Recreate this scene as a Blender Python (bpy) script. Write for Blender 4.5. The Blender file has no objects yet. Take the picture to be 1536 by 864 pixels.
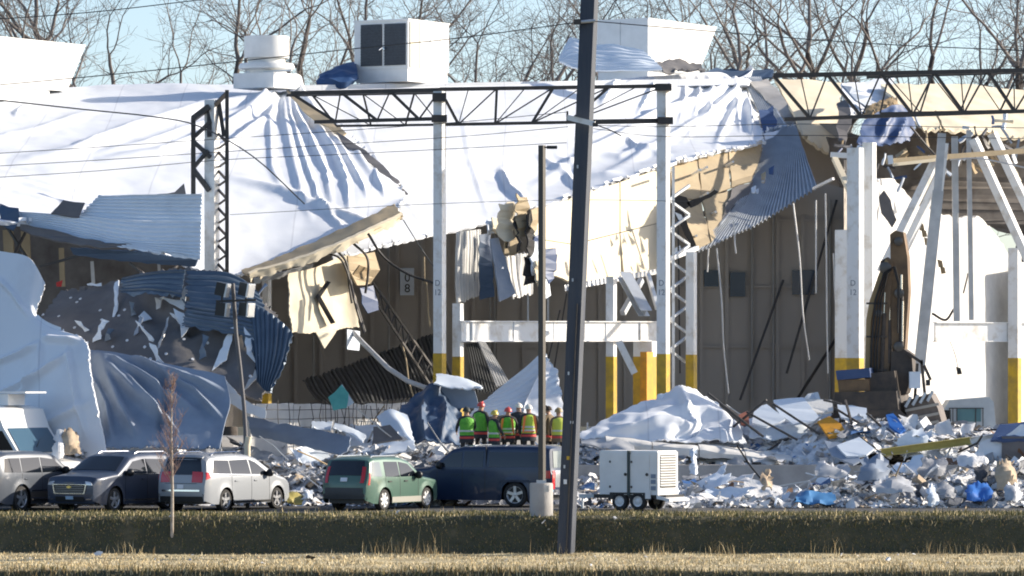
import bpy, bmesh, math, random
from mathutils import Vector, Matrix, noise as MN
from mathutils.geometry import tessellate_polygon

scene = bpy.context.scene
# ------------------------------------------------------------------ camera, sky, sun, exposure
CAM_H, HORIZON, FPX = 4.4, 560.0, 7050.0       # eye height (m), horizon row and focal length in 1536 px photo units
cam_data = bpy.data.cameras.new('camera')
cam = bpy.data.objects.new('camera', cam_data)
scene.collection.objects.link(cam)
cam.location = (0, 0, CAM_H)
cam.rotation_euler = (math.radians(90), 0, 0)
cam_data.sensor_width = 36
cam_data.lens = 36 * FPX / 1536
cam_data.shift_y = (HORIZON - 432) / 1536
cam_data.clip_start = 1
cam_data.clip_end = 9000
scene.camera = cam

SUN_AZ, SUN_EL = math.radians(14), math.radians(22)     # azimuth measured from +X (right) towards +Y (away)
SUN = Vector((math.cos(SUN_EL) * math.cos(SUN_AZ), math.cos(SUN_EL) * math.sin(SUN_AZ), math.sin(SUN_EL)))
world = bpy.data.worlds.new('World')
scene.world = world
world.use_nodes = True
wn = world.node_tree
wn.nodes.clear()
sky = wn.nodes.new('ShaderNodeTexSky')
sky.sky_type = 'NISHITA'
sky.sun_disc = False
sky.sun_elevation = SUN_EL
sky.sun_rotation = math.radians(90) - SUN_AZ             # Blender counts from +Y towards +X
sky.air_density = 0.7
sky.dust_density = 1.0
sky.ozone_density = 1.1
bg = wn.nodes.new('ShaderNodeBackground')
bg.inputs['Strength'].default_value = 0.14
wo = wn.nodes.new('ShaderNodeOutputWorld')
wn.links.new(sky.outputs[0], bg.inputs['Color'])
wn.links.new(bg.outputs[0], wo.inputs['Surface'])
sun_data = bpy.data.lights.new('sun', 'SUN')
sun_data.energy = 5.0
sun_data.angle = math.radians(0.5)
sun_data.color = (1.0, 0.89, 0.74)
sun = bpy.data.objects.new('sun', sun_data)
scene.collection.objects.link(sun)
sun.rotation_euler = SUN.to_track_quat('Z', 'Y').to_euler()
scene.view_settings.view_transform = 'Standard'
scene.view_settings.look = 'None'
scene.view_settings.gamma = 1
scene.view_settings.use_curve_mapping = False
scene.view_settings.exposure = 0.65

scene.cycles.filter_width = 1.9            # the soft look of a long lens

# ------------------------------------------------------------------ helpers
C = scene.collection
rnd = random.Random(7)
WORLD = {}                                              # object name -> world matrix of things with a place of their own

def P(u, v, Y):
    """the point at distance Y that the photograph shows at column u, row v"""
    return Vector(((u - 768) / FPX * Y, Y, CAM_H - (v - HORIZON) / FPX * Y))

def tag(o, label=None, cat=None, group=None, kind=None):
    if label: o['label'] = label
    if cat: o['category'] = cat
    if group: o['group'] = group
    if kind: o['kind'] = kind
    return o

def thing(name, label, cat, loc=(0, 0, 0), rz=0.0, group=None):
    o = bpy.data.objects.new(name, None)
    o.empty_display_size = 0.2
    C.objects.link(o)
    o.location = loc
    o.rotation_euler = (0, 0, rz)
    WORLD[o.name] = Matrix.Translation(Vector(loc)) @ Matrix.Rotation(rz, 4, 'Z')
    return tag(o, label, cat, group)

def mk(name, verts, faces, mats, parent=None, fm=None, smooth=None, world=True, uv=None):
    """one mesh object; verts are world coordinates unless world=False (then local to the parent)"""
    me = bpy.data.meshes.new(name)
    me.from_pydata([tuple(v) for v in verts], [], faces)
    if not isinstance(mats, (list, tuple)): mats = [mats]
    for m in mats: me.materials.append(m)
    if fm: me.polygons.foreach_set('material_index', fm)
    if smooth is not None:
        me.polygons.foreach_set('use_smooth', [True] * len(me.polygons))
        if smooth < 179: me.set_sharp_from_angle(angle=math.radians(smooth))
    me.update()
    o = bpy.data.objects.new(name, me)
    C.objects.link(o)
    if parent is not None:
        o.parent = parent
        if world: o.matrix_parent_inverse = WORLD.get(parent.name, Matrix.Identity(4)).inverted()
        else: WORLD[o.name] = WORLD.get(parent.name, Matrix.Identity(4))
    return o

def fix_normals(o):
    bm = bmesh.new(); bm.from_mesh(o.data)
    bmesh.ops.recalc_face_normals(bm, faces=bm.faces)
    bm.to_mesh(o.data); bm.free()
    return o

class MB:
    """collects shapes for one mesh"""
    def __init__(s): s.v, s.f, s.m = [], [], []
    def add(s, v, f, m=0):
        b = len(s.v); s.v += [Vector(p) for p in v]
        s.f += [tuple(i + b for i in q) for q in f]; s.m += [m] * len(f); return s
    def box(s, c, d, m=0, rot=None):
        c = Vector(c); v = []
        for x in (-.5, .5):
            for y in (-.5, .5):
                for z in (-.5, .5):
                    p = Vector((x * d[0], y * d[1], z * d[2]))
                    if rot is not None: p = rot @ p
                    v.append(c + p)
        return s.add(v, [(0, 1, 3, 2), (4, 6, 7, 5), (0, 4, 5, 1), (2, 3, 7, 6), (0, 2, 6, 4), (1, 5, 7, 3)], m)
    def bar(s, p, q, w, h, roll=0.0, m=0, up=None):
        p, q = Vector(p), Vector(q); d = (q - p).normalized()
        up = Vector(up) if up else (Vector((0, 0, 1)) if abs(d.z) < .9 else Vector((0, 1, 0)))
        a = d.cross(up).normalized(); b = a.cross(d).normalized()
        if roll:
            r = Matrix.Rotation(roll, 3, d); a = r @ a; b = r @ b
        v = []
        for e in (p, q):
            for i, j in ((-1, -1), (1, -1), (1, 1), (-1, 1)): v.append(e + a * (w / 2 * i) + b * (h / 2 * j))
        return s.add(v, [(0, 3, 2, 1), (4, 5, 6, 7), (0, 1, 5, 4), (1, 2, 6, 5), (2, 3, 7, 6), (3, 0, 4, 7)], m)
    def ibeam(s, p, q, w, h, t=.02, roll=0.0, m=0):
        p, q = Vector(p), Vector(q); d = (q - p).normalized()
        up = Vector((0, 0, 1)) if abs(d.z) < .9 else Vector((0, 1, 0))
        a = d.cross(up).normalized(); b = a.cross(d).normalized()
        if roll:
            r = Matrix.Rotation(roll, 3, d); a = r @ a; b = r @ b
        o = [(-w/2, -h/2), (w/2, -h/2), (w/2, -h/2+t), (t/2, -h/2+t), (t/2, h/2-t), (w/2, h/2-t), (w/2, h/2), (-w/2, h/2), (-w/2, h/2-t), (-t/2, h/2-t), (-t/2, -h/2+t), (-w/2, -h/2+t)]
        v = [e + a * i + b * j for e in (p, q) for i, j in o]
        f = [(i, (i + 1) % 12, (i + 1) % 12 + 12, i + 12) for i in range(12)]
        for k in (0, 12): f += [(k, k+1, k+2, k+11), (k+3, k+4, k+9, k+10), (k+5, k+6, k+7, k+8)]
        return s.add(v, f, m)
    def tube(s, pts, r, n=6, m=0, caps=True):
        pts = [Vector(p) for p in pts]; k = len(pts)
        rs = r if isinstance(r, (list, tuple)) else [r] * k
        v, f = [], []
        ref = None
        for i, p in enumerate(pts):
            d = (pts[min(i + 1, k - 1)] - pts[max(i - 1, 0)])
            d = d.normalized() if d.length > 1e-9 else Vector((0, 0, 1))
            if ref is None: ref = d.orthogonal().normalized()
            ref = (ref - d * ref.dot(d))
            ref = ref.normalized() if ref.length > 1e-6 else d.orthogonal().normalized()
            b = d.cross(ref)
            for j in range(n):
                t = 2 * math.pi * j / n
                v.append(p + (ref * math.cos(t) + b * math.sin(t)) * rs[i])
        for i in range(k - 1):
            for j in range(n):
                a0 = i * n + j; a1 = i * n + (j + 1) % n
                f.append((a0, a1, a1 + n, a0 + n))
        if caps: f += [tuple(range(n - 1, -1, -1)), tuple(range((k - 1) * n, k * n))]
        return s.add(v, f, m)
    def lathe(s, prof, c, axis, n=24, m=0):
        """profile of (radius, along-axis) turned round the axis"""
        ax = Vector(axis).normalized(); a = ax.orthogonal().normalized(); b = ax.cross(a); c = Vector(c)
        v, f = [], []
        for r, h in prof:
            for j in range(n):
                t = 2 * math.pi * j / n
                v.append(c + ax * h + (a * math.cos(t) + b * math.sin(t)) * max(r, 1e-4))
        for i in range(len(prof) - 1):
            for j in range(n):
                a0 = i * n + j; a1 = i * n + (j + 1) % n
                f.append((a0, a1, a1 + n, a0 + n))
        return s.add(v, f, m)
    def prism(s, pts, depth, m=0):
        """closed outline (world points) pushed by a depth vector"""
        pts = [Vector(p) for p in pts]; n = len(pts); depth = Vector(depth)
        tri = tessellate_polygon([pts])
        v = pts + [p + depth for p in pts]
        f = [tuple(t) for t in tri] + [tuple(i + n for i in reversed(t)) for t in tri]
        f += [(i, (i + 1) % n, (i + 1) % n + n, i + n) for i in range(n)]
        return s.add(v, f, m)
    def build(s, name, mats, parent=None, world=True, smooth=None):
        return mk(name, s.v, s.f, mats, parent, s.m if isinstance(mats, (list, tuple)) else None, smooth, world)

def cr(p, t):
    """Catmull-Rom through points p, t in 0..len-1"""
    n = len(p); i = min(int(t), n - 2) if n > 1 else 0
    f = t - i
    p1, p2 = p[i], p[i + 1]
    p0 = p[i - 1] if i > 0 else p1 * 2 - p2
    p3 = p[i + 2] if i + 2 < n else p2 * 2 - p1
    return .5 * ((2 * p1) + (p2 - p0) * f + (2 * p0 - 5 * p1 + 4 * p2 - p3) * f * f + (3 * p1 - p0 - 3 * p2 + p3) * f ** 3)

def lin(p, t):
    i = min(int(t), len(p) - 2); f = t - i
    return p[i] * (1 - f) + p[i + 1] * f

def segd(x, y, a, b):
    dx, dy = b[0] - a[0], b[1] - a[1]; L = dx * dx + dy * dy
    t = max(0, min(1, ((x - a[0]) * dx + (y - a[1]) * dy) / L)) if L else 0
    ex, ey = x - a[0] - dx * t, y - a[1] - dy * t
    return math.hypot(ex, ey), t

def patch(name, rows, mat, n=(40, 30), folds=(), nz=(0, 1), thick=.06, parent=None, jag=None, corr=None, smooth=40, linear=False, seed=0, flat=None):
    """a sheet through a net of points (u, v, Y): rows run top to bottom, each left to right.
    folds: (points, width px, height m[, 'step']) ridges pressed into the sheet; corr: (count, depth, 'u'|'v') ribs"""
    R = [[Vector(q) for q in r] for r in rows]
    nu, nv = n; r_ = random.Random(seed + hash(name) % 1 + len(rows) * 31)
    it = lin if linear else cr
    pix = []
    for j in range(nv + 1):
        t = j / nv * (len(R) - 1)
        line = [it([R[k][i] for k in range(len(R))], t) if len(R) > 1 else R[0][i] for i in range(len(R[0]))]
        pix.append([it(line, i / nu * (len(line) - 1)) for i in range(nu + 1)])
    if jag:
        for side, a in jag.items():
            prev = 0
            idx = {'t': [(0, i) for i in range(nu + 1)], 'b': [(nv, i) for i in range(nu + 1)], 'l': [(j, 0) for j in range(nv + 1)], 'r': [(j, nu) for j in range(nv + 1)]}[side]
            for j, i in idx:
                prev = prev * .55 + r_.uniform(-1, 1) * a
                if side in 'tb': pix[j][i].y += prev
                else: pix[j][i].x += prev
    V = [[P(*q) for q in row] for row in pix]
    N = [[None] * (nu + 1) for _ in range(nv + 1)]
    for j in range(nv + 1):
        for i in range(nu + 1):
            du = V[j][min(i + 1, nu)] - V[j][max(i - 1, 0)]; dv = V[min(j + 1, nv)][i] - V[max(j - 1, 0)][i]
            m = du.cross(dv); m = m.normalized() if m.length > 1e-9 else Vector((0, -1, 0))
            if m.dot(Vector((0, 0, CAM_H)) - V[j][i]) < 0: m = -m
            N[j][i] = m
    off = Vector((seed * 3.1, seed * 1.7, 0))
    for j in range(nv + 1):
        for i in range(nu + 1):
            q = pix[j][i]; d = 0
            for fo in folds:
                pts, w, h = fo[0], fo[1], fo[2]
                best, bt = 1e9, 0
                K = len(pts) - 1
                for k in range(K):
                    dd, tt = segd(q.x, q.y, pts[k], pts[k + 1])
                    if dd < best: best, bt = dd, (k + tt) / K
                x = best / w
                if x < 3.2: d += h * math.exp(-x * x) * (min(1, bt * 4, (1 - bt) * 4) if len(fo) < 4 else min(1, (1 - bt) * 3))
            if nz[0]: d += nz[0] * MN.fractal(V[j][i] * nz[1] + off, 1.0, 2.0, 3)
            if corr:
                s_ = (i / nu if corr[2] == 'u' else j / nv) * corr[0]; s_ -= math.floor(s_)
                tri = abs(s_ * 2 - 1)
                d += corr[1] * max(0, min(1, (tri - .25) * 3))
            V[j][i] = V[j][i] + N[j][i] * d
    W = nu + 1
    vs = [p for row in V for p in row]
    fs = []
    ref = V[nv // 2][nu // 2]; flip = False
    a0, b0, c0 = V[0][0], V[0][1], V[1][0]
    fl = (V[nv // 2][min(nu, nu // 2 + 1)] - ref).cross(V[min(nv, nv // 2 + 1)][nu // 2] - ref).dot(Vector((0, 0, CAM_H)) - ref) < 0
    for j in range(nv):
        for i in range(nu):
            q = (j * W + i, j * W + i + 1, (j + 1) * W + i + 1, (j + 1) * W + i)
            fs.append(q if not fl else q[::-1])
    if thick:
        nb = len(vs)
        vs += [V[j][i] - N[j][i] * thick for j in range(nv + 1) for i in range(nu + 1)]
        fs += [tuple(x + nb for x in reversed(q)) for q in fs[:]]
        ring = [i for i in range(nu + 1)] + [j * W + nu for j in range(1, nv + 1)] + [nv * W + i for i in range(nu - 1, -1, -1)] + [j * W for j in range(nv - 1, 0, -1)]
        for k in range(len(ring)):
            a, b = ring[k], ring[(k + 1) % len(ring)]
            q = (a, a + nb, b + nb, b)
            fs.append(q if not fl else q[::-1])
    return mk(name, vs, fs, mat, parent, None, smooth)

def on_patch(o, u, v):
    """point and outward normal of a sheet where the photograph shows column u, row v"""
    best, r = 1e9, None
    vs = o.data.vertices
    for i in range(len(vs) // 2):               # the front skin
        w = vs[i]; p = w.co
        d = (768 + p.x / p.y * FPX - u) ** 2 + (HORIZON - (p.z - CAM_H) / p.y * FPX - v) ** 2
        if d < best: best, r = d, (p.copy(), w.normal.copy())
    p, n = r
    if n.dot(Vector((0, 0, CAM_H)) - p) < 0: n = -n
    return p, n

def shard(name, pts, mat, thick=.05, parent=None, rough=0.0, seed=1, step=10, push=None):
    """a flat torn piece: outline of (u, v, Y), edges broken up by rough px, with real thickness"""
    r_ = random.Random(seed + len(pts) * 7 + int(pts[0][0]))
    out = []
    n = len(pts)
    for i in range(n):
        a, b = Vector(pts[i]), Vector(pts[(i + 1) % n])
        L = math.hypot(b.x - a.x, b.y - a.y); k = max(1, int(L / step)) if rough else 1
        for j in range(k):
            q = a.lerp(b, j / k)
            if j and rough: q = q + Vector((r_.uniform(-rough, rough), r_.uniform(-rough, rough), 0))
            out.append(P(*q))
    c = sum(out, Vector()) / len(out)
    nrm = Vector()
    for i in range(len(out)): nrm += (out[i] - c).cross(out[(i + 1) % len(out)] - c)
    nrm.normalize()
    if nrm.dot(Vector((0, 0, CAM_H)) - c) > 0: nrm = -nrm
    mb = MB().prism(out, nrm * thick)
    return fix_normals(mb.build(name, mat, parent))

def letters(name, text, size, loc, rot, mat, parent, extrude=.003):
    """flat lettering as a mesh"""
    cu = bpy.data.curves.new(name, 'FONT'); cu.body = text; cu.size = size; cu.align_x = 'CENTER'; cu.align_y = 'CENTER'; cu.extrude = extrude
    t = bpy.data.objects.new(name, cu); C.objects.link(t)
    dg = bpy.context.evaluated_depsgraph_get()
    me = bpy.data.meshes.new_from_object(t.evaluated_get(dg)); bpy.data.objects.remove(t)
    R = Matrix.Rotation(rot, 4, 'Z') @ Matrix.Rotation(math.radians(90), 4, 'X')
    me.transform(Matrix.Translation(loc) @ R); me.materials.clear(); me.materials.append(mat)
    o = bpy.data.objects.new(name, me); C.objects.link(o); o.parent = parent
    o.matrix_parent_inverse = WORLD.get(parent.name, Matrix.Identity(4)).inverted()
    return o

# ------------------------------------------------------------------ materials
MATS = {}
def M(name, c1, c2=None, scale=1.0, rough=.6, metal=0.0, bump=0.0, bscale=20.0, detail=4, ramp=(.35, .65), stretch=None, coat=0.0, spec=.5, c3=None, trans=0.0, emis=None):
    if name in MATS: return MATS[name]
    m = bpy.data.materials.new(name); m.use_nodes = True
    nt = m.node_tree; b = nt.nodes['Principled BSDF']
    b.inputs['Roughness'].default_value = rough
    b.inputs['Metallic'].default_value = metal
    b.inputs['Specular IOR Level'].default_value = spec
    b.inputs['Coat Weight'].default_value = coat
    b.inputs['Coat Roughness'].default_value = .05
    b.inputs['Transmission Weight'].default_value = trans
    b.inputs['Base Color'].default_value = (*c1, 1)
    if c2 or bump:
        tc = nt.nodes.new('ShaderNodeTexCoord'); mp = nt.nodes.new('ShaderNodeMapping')
        nt.links.new(tc.outputs['Object'], mp.inputs['Vector'])
        if stretch: mp.inputs['Scale'].default_value = stretch
    if c2:
        no = nt.nodes.new('ShaderNodeTexNoise'); no.inputs['Scale'].default_value = scale; no.inputs['Detail'].default_value = detail; no.inputs['Roughness'].default_value = .6
        nt.links.new(mp.outputs[0], no.inputs['Vector'])
        rp = nt.nodes.new('ShaderNodeValToRGB')
        rp.color_ramp.elements[0].position = ramp[0]; rp.color_ramp.elements[0].color = (*c1, 1)
        rp.color_ramp.elements[1].position = ramp[1]; rp.color_ramp.elements[1].color = (*c2, 1)
        if c3:
            e = rp.color_ramp.elements.new(min(.99, ramp[1] + .12)); e.color = (*c3, 1)
        nt.links.new(no.outputs['Fac'], rp.inputs['Fac']); nt.links.new(rp.outputs[0], b.inputs['Base Color'])
    if bump:
        n2 = nt.nodes.new('ShaderNodeTexNoise'); n2.inputs['Scale'].default_value = bscale; n2.inputs['Detail'].default_value = 3
        nt.links.new(mp.outputs[0], n2.inputs['Vector'])
        bp = nt.nodes.new('ShaderNodeBump'); bp.inputs['Strength'].default_value = bump; bp.inputs['Distance'].default_value = .05
        nt.links.new(n2.outputs['Fac'], bp.inputs['Height']); nt.links.new(bp.outputs[0], b.inputs['Normal'])
    MATS[name] = m
    return m

membrane = M('roof_membrane', (.745, .775, .82), (.62, .64, .68), .5, .55, bump=.18, bscale=1.6, ramp=(.5, .8), detail=8)  # bluish white, part of the skylit shade tint sits in this colour
def add_seams(m, period):
    """welded laps every few metres across the sheet, as thin darker lines with dirt"""
    nt = m.node_tree; b = nt.nodes['Principled BSDF']; src = b.inputs['Base Color'].links[0].from_socket
    tc = nt.nodes.new('ShaderNodeTexCoord'); sp = nt.nodes.new('ShaderNodeSeparateXYZ'); nt.links.new(tc.outputs['Object'], sp.inputs[0])
    no = nt.nodes.new('ShaderNodeTexNoise'); no.inputs['Scale'].default_value = .08; no.inputs['Detail'].default_value = 0; nt.links.new(tc.outputs['Object'], no.inputs['Vector'])
    ad = nt.nodes.new('ShaderNodeMath'); ad.operation = 'ADD'; ad.operation = 'MULTIPLY_ADD'; nt.links.new(no.outputs['Fac'], ad.inputs[0]); ad.inputs[1].default_value = .7; nt.links.new(sp.outputs['X'], ad.inputs[2])
    fr = nt.nodes.new('ShaderNodeMath'); fr.operation = 'MULTIPLY'; fr.inputs[1].default_value = 1 / period; nt.links.new(ad.outputs[0], fr.inputs[0])
    f2 = nt.nodes.new('ShaderNodeMath'); f2.operation = 'FRACT'; nt.links.new(fr.outputs[0], f2.inputs[0])
    lt = nt.nodes.new('ShaderNodeMath'); lt.operation = 'LESS_THAN'; lt.inputs[1].default_value = .022; nt.links.new(f2.outputs[0], lt.inputs[0])
    mx = nt.nodes.new('ShaderNodeMixRGB'); mx.blend_type = 'MULTIPLY'; mx.inputs['Color2'].default_value = (.84, .84, .85, 1)
    nt.links.new(lt.outputs[0], mx.inputs['Fac']); nt.links.new(src, mx.inputs['Color1']); nt.links.new(mx.outputs[0], b.inputs['Base Color'])
add_seams(membrane, 2.6)
white_metal = M('white_panel', (.69, .76, .84), (.60, .67, .75), 1.2, .45, ramp=(.45, .8))  # white cooled towards blue so the colour carries some shade tint
steel_white = M('white_steel', (.76, .77, .77), (.58, .55, .50), 2.2, .5, ramp=(.5, .68), c3=(.30, .20, .13), detail=8)
steel_dark = M('dark_joist_steel', (.035, .034, .034), (.06, .05, .045), 3, .5)
yellow = M('yellow_paint', (.60, .38, .02), (.36, .24, .04), 2.5, .6, detail=8)
orange = M('orange_paint', (.72, .33, .02), (.5, .24, .03), 3, .6)
tan = M('tan_board', (.44, .355, .23), (.37, .295, .19), .8, .8, bump=.15, bscale=8)
cream = M('cream_wall', (.74, .66, .50), (.66, .57, .42), .6, .8, bump=.1, bscale=8, ramp=(.4, .7))
tan_dark = M('brown_grey_board', (.165, .16, .165), (.125, .122, .125), .7, .85, bump=.2, bscale=6)
galv = M('galvanised_sheet', (.56, .60, .64), (.44, .47, .51), 1.5, .38, .35)
galv_lt = M('pale_galvanised_sheet', (.55, .56, .57), (.42, .43, .44), 1.5, .4, .25)
interior = M('interior_wall', (.46, .42, .375), (.37, .335, .30), .25, .85, stretch=(1, 1, .2))
dark = M('dark_void', (.03, .03, .032), (.05, .047, .045), 1.0, .9)
navy_tarp = M('navy_sheet', (.035, .07, .17), (.05, .09, .2), 1, .55)
concrete = M('concrete', (.42, .41, .40), (.32, .31, .30), 1.2, .85, bump=.2, bscale=10)
white_conc = M('white_concrete', (.72, .71, .68), (.58, .57, .55), 1.2, .85, bump=.2, bscale=10)
grey_tarp = M('grey_tarp', (.26, .315, .40), (.20, .245, .32), .8, .6)
brown_ins = M('brown_insulation', (.36, .27, .16), (.25, .18, .1), 2, .9, bump=.4, bscale=8)
rubber = M('rubber', (.018, .018, .019), (.03, .03, .03), 8, .8)
black = M('black_plastic', (.014, .015, .017), rough=.45)
chrome = M('chrome', (.75, .76, .78), rough=.15, metal=1.0)
alloy = M('alloy_wheel', (.55, .56, .58), rough=.3, metal=.6)
glass = M('dark_glass', (.008, .011, .016), rough=.05, spec=.65)
red_lens = M('red_lens', (.55, .015, .02), rough=.15, spec=.8)
lamp_lens = M('clear_lens', (.65, .68, .72), rough=.1, metal=.3)
plate_mat = M('plate', (.75, .78, .82), rough=.4)
cable_black = M('black_cable', (.015, .015, .016), rough=.6)
wire_grey = M('grey_wire', (.08, .085, .09), rough=.5, metal=.4)
# ================================================================== THE SETTING
def grass_mat(name, a, b, c, sc):
    m = M(name, a, b, sc, .9, bump=.5, bscale=18, ramp=(.32, .58), c3=c, detail=9)
    return m
bank_green = grass_mat('bank_turf', (.05, .052, .03), (.07, .066, .038), (.11, .095, .055), 1.3)
straw = grass_mat('dry_turf', (.26, .20, .11), (.56, .47, .28), (.68, .6, .42), .9)
asphalt = M('asphalt', (.05, .05, .052), (.075, .073, .07), 1.2, .9, bump=.3, bscale=30)

PROFILE = [(-400, -2.1), (60, -2.1), (131.3, -2.05), (131.42, -1.9), (131.82, -1.2), (132.2, -1.12), (134.5, -1.12), (137, -1.14), (140, -1.13), (143.2, -1.13), (143.72, -1.08), (143.9, -.8), (144.28, -.1), (144.5, .0), (145.4, .02), (147.0, 0), (150, 0), (175, 0), (240, 0), (420, -.3), (1200, -1), (6000, -2)]  # near ditch drop added and bank steepened so both faces shade themselves
def ground_z(x, y):
    for i in range(len(PROFILE) - 1):
        (a, za), (b, zb) = PROFILE[i], PROFILE[i + 1]
        if a <= y <= b:
            t = (y - a) / (b - a); z = za + (zb - za) * t
            if 132.2 < y < 144.4: z += .09 * MN.noise(Vector((x * .17, 7, 0))) * min(1, (y - 132.2) / .5, (144.4 - y) / .5)
            if 131 < y < 147: z += (.05 * MN.noise(Vector((x * .35, y * .3, 0))) + .025 * MN.noise(Vector((x * 1.3, y * .6, 3)))) * (.5 if y > 143.6 else 1)
            return z
    return 0
def build_ground():
    ys = []
    for i in range(len(PROFILE) - 1):
        a, b = PROFILE[i][0], PROFILE[i + 1][0]
        k = 1 if (b < 130 or a > 146) else max(1, int((b - a) / .18))
        ys += [a + (b - a) * j / k for j in range(k)]
    ys.append(PROFILE[-1][0])
    xs = [-6000, -1500, -300, -80, -40] + [-24 + .4 * i for i in range(121)] + [40, 80, 300, 1500, 6000]
    vs = [(x, y, ground_z(x, y)) for y in ys for x in xs]
    W = len(xs); fs, fm = [], []
    for j in range(len(ys) - 1):
        for i in range(W - 1):
            fs.append((j * W + i, j * W + i + 1, (j + 1) * W + i + 1, (j + 1) * W + i))
            fm.append(1 if 131.9 < ys[j] < 143.4 else 0)
    o = mk('ground', vs, fs, [bank_green, straw], fm=fm, smooth=60)
    tag(o, 'grassy ground with a bank running below the car park', 'ground', kind='structure')
build_ground()
lot = mk('parking_lot', [(-80, 147.2, .024), (80, 147.2, .024), (80, 176, .024), (-80, 176, .024)], [(0, 1, 2, 3)], asphalt)
tag(lot, 'dark asphalt car park behind the grass bank', 'car park', kind='structure')
kb = MB()
kb.box((0, 147.1, -.03), (160, .15, .16))
tag(kb.build('kerb', concrete), 'low concrete kerb along the car park edge', 'kerb', kind='structure')

def blades(name, mats, n, region, hmin, hmax, label, seed, wid=.012, clump=1.0, cat='grass', heads=0):
    r_ = random.Random(seed); vs, fs, fm = [], [], []
    for i in range(n):
        x, y = region(r_)
        dn = (MN.noise(Vector((x * .8, y * .8, seed))) * .6 + MN.noise(Vector((x * .22, y * .4, seed + 5)))) * clump
        if dn < r_.uniform(-1.2, .15): continue
        z = ground_z(x, y) - .02
        h = r_.uniform(hmin, hmax) * (1 + .5 * dn)
        if r_.random() < .03: h *= 1.8
        a = r_.uniform(0, 6.28); lean = r_.gauss(0, .35) * h; la = r_.uniform(0, 6.28)
        w = wid * r_.uniform(.6, 1.5)
        dx, dy = math.cos(a) * w, math.sin(a) * w
        lx, ly = math.cos(la) * lean, math.sin(la) * lean
        b = len(vs)
        vs += [(x - dx, y - dy, z), (x + dx, y + dy, z), (x + dx * .7 + lx * .4, y + dy * .7 + ly * .4, z + h * .6), (x - dx * .7 + lx * .4, y - dy * .7 + ly * .4, z + h * .6), (x + lx, y + ly, z + h)]
        fs += [(b, b + 1, b + 2, b + 3), (b + 3, b + 2, b + 4)]
        k = r_.randrange(len(mats)); fm += [k, k]
    return tag(mk(name, vs, fs, mats, fm=fm), label, cat, kind='stuff')
st1 = M('straw_blade', (.62, .51, .30), rough=.9); st2 = M('straw_blade_pale', (.74, .65, .45), rough=.9); st3 = M('straw_blade_brown', (.32, .23, .11), rough=.9)
gr1 = M('green_blade', (.085, .095, .035), rough=.9); gr2 = M('olive_blade', (.19, .165, .065), rough=.9)
blades('dry_grass', [st1, st1, st2, st3], 42000, lambda r: (r.uniform(-17, 17), 132.0 + 11.5 * r.random() ** 1.1), .03, .10, 'short straw coloured dry grass below the bank', 3)
blades('bank_grass', [gr1, gr1, gr2, st3], 14000, lambda r: (r.uniform(-17, 17), r.uniform(143.7, 144.3)), .03, .08, 'short green grass on the shaded bank', 4, clump=.6)
blades('verge_grass', [gr1, gr2, gr2, st1], 26000, lambda r: (r.uniform(-17, 17), r.uniform(144.15, 147.1)), .04, .17, 'mown olive grass along the car park edge', 5, clump=.5)
blades('ditch_weeds', [st3, gr2, st1], 12000, lambda r: (r.uniform(-17, 17), r.uniform(131.25, 132.1)), .08, .25, 'rough weeds on the near ditch slope', 6)
blades('tall_weeds', [st1, st3], 420, lambda r: ((lambda c: c + r.gauss(0, .35))(r.choice([-13.9, -11.6, -3.9, -3.1, -2.6, 1.3, 4.4, 6.4, 9.8, 13.0, 14.6])), r.uniform(142.9, 143.8)), .18, .5, 'taller dry weeds at the foot of the bank', 8, wid=.008, clump=.2, cat='weeds')

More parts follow.
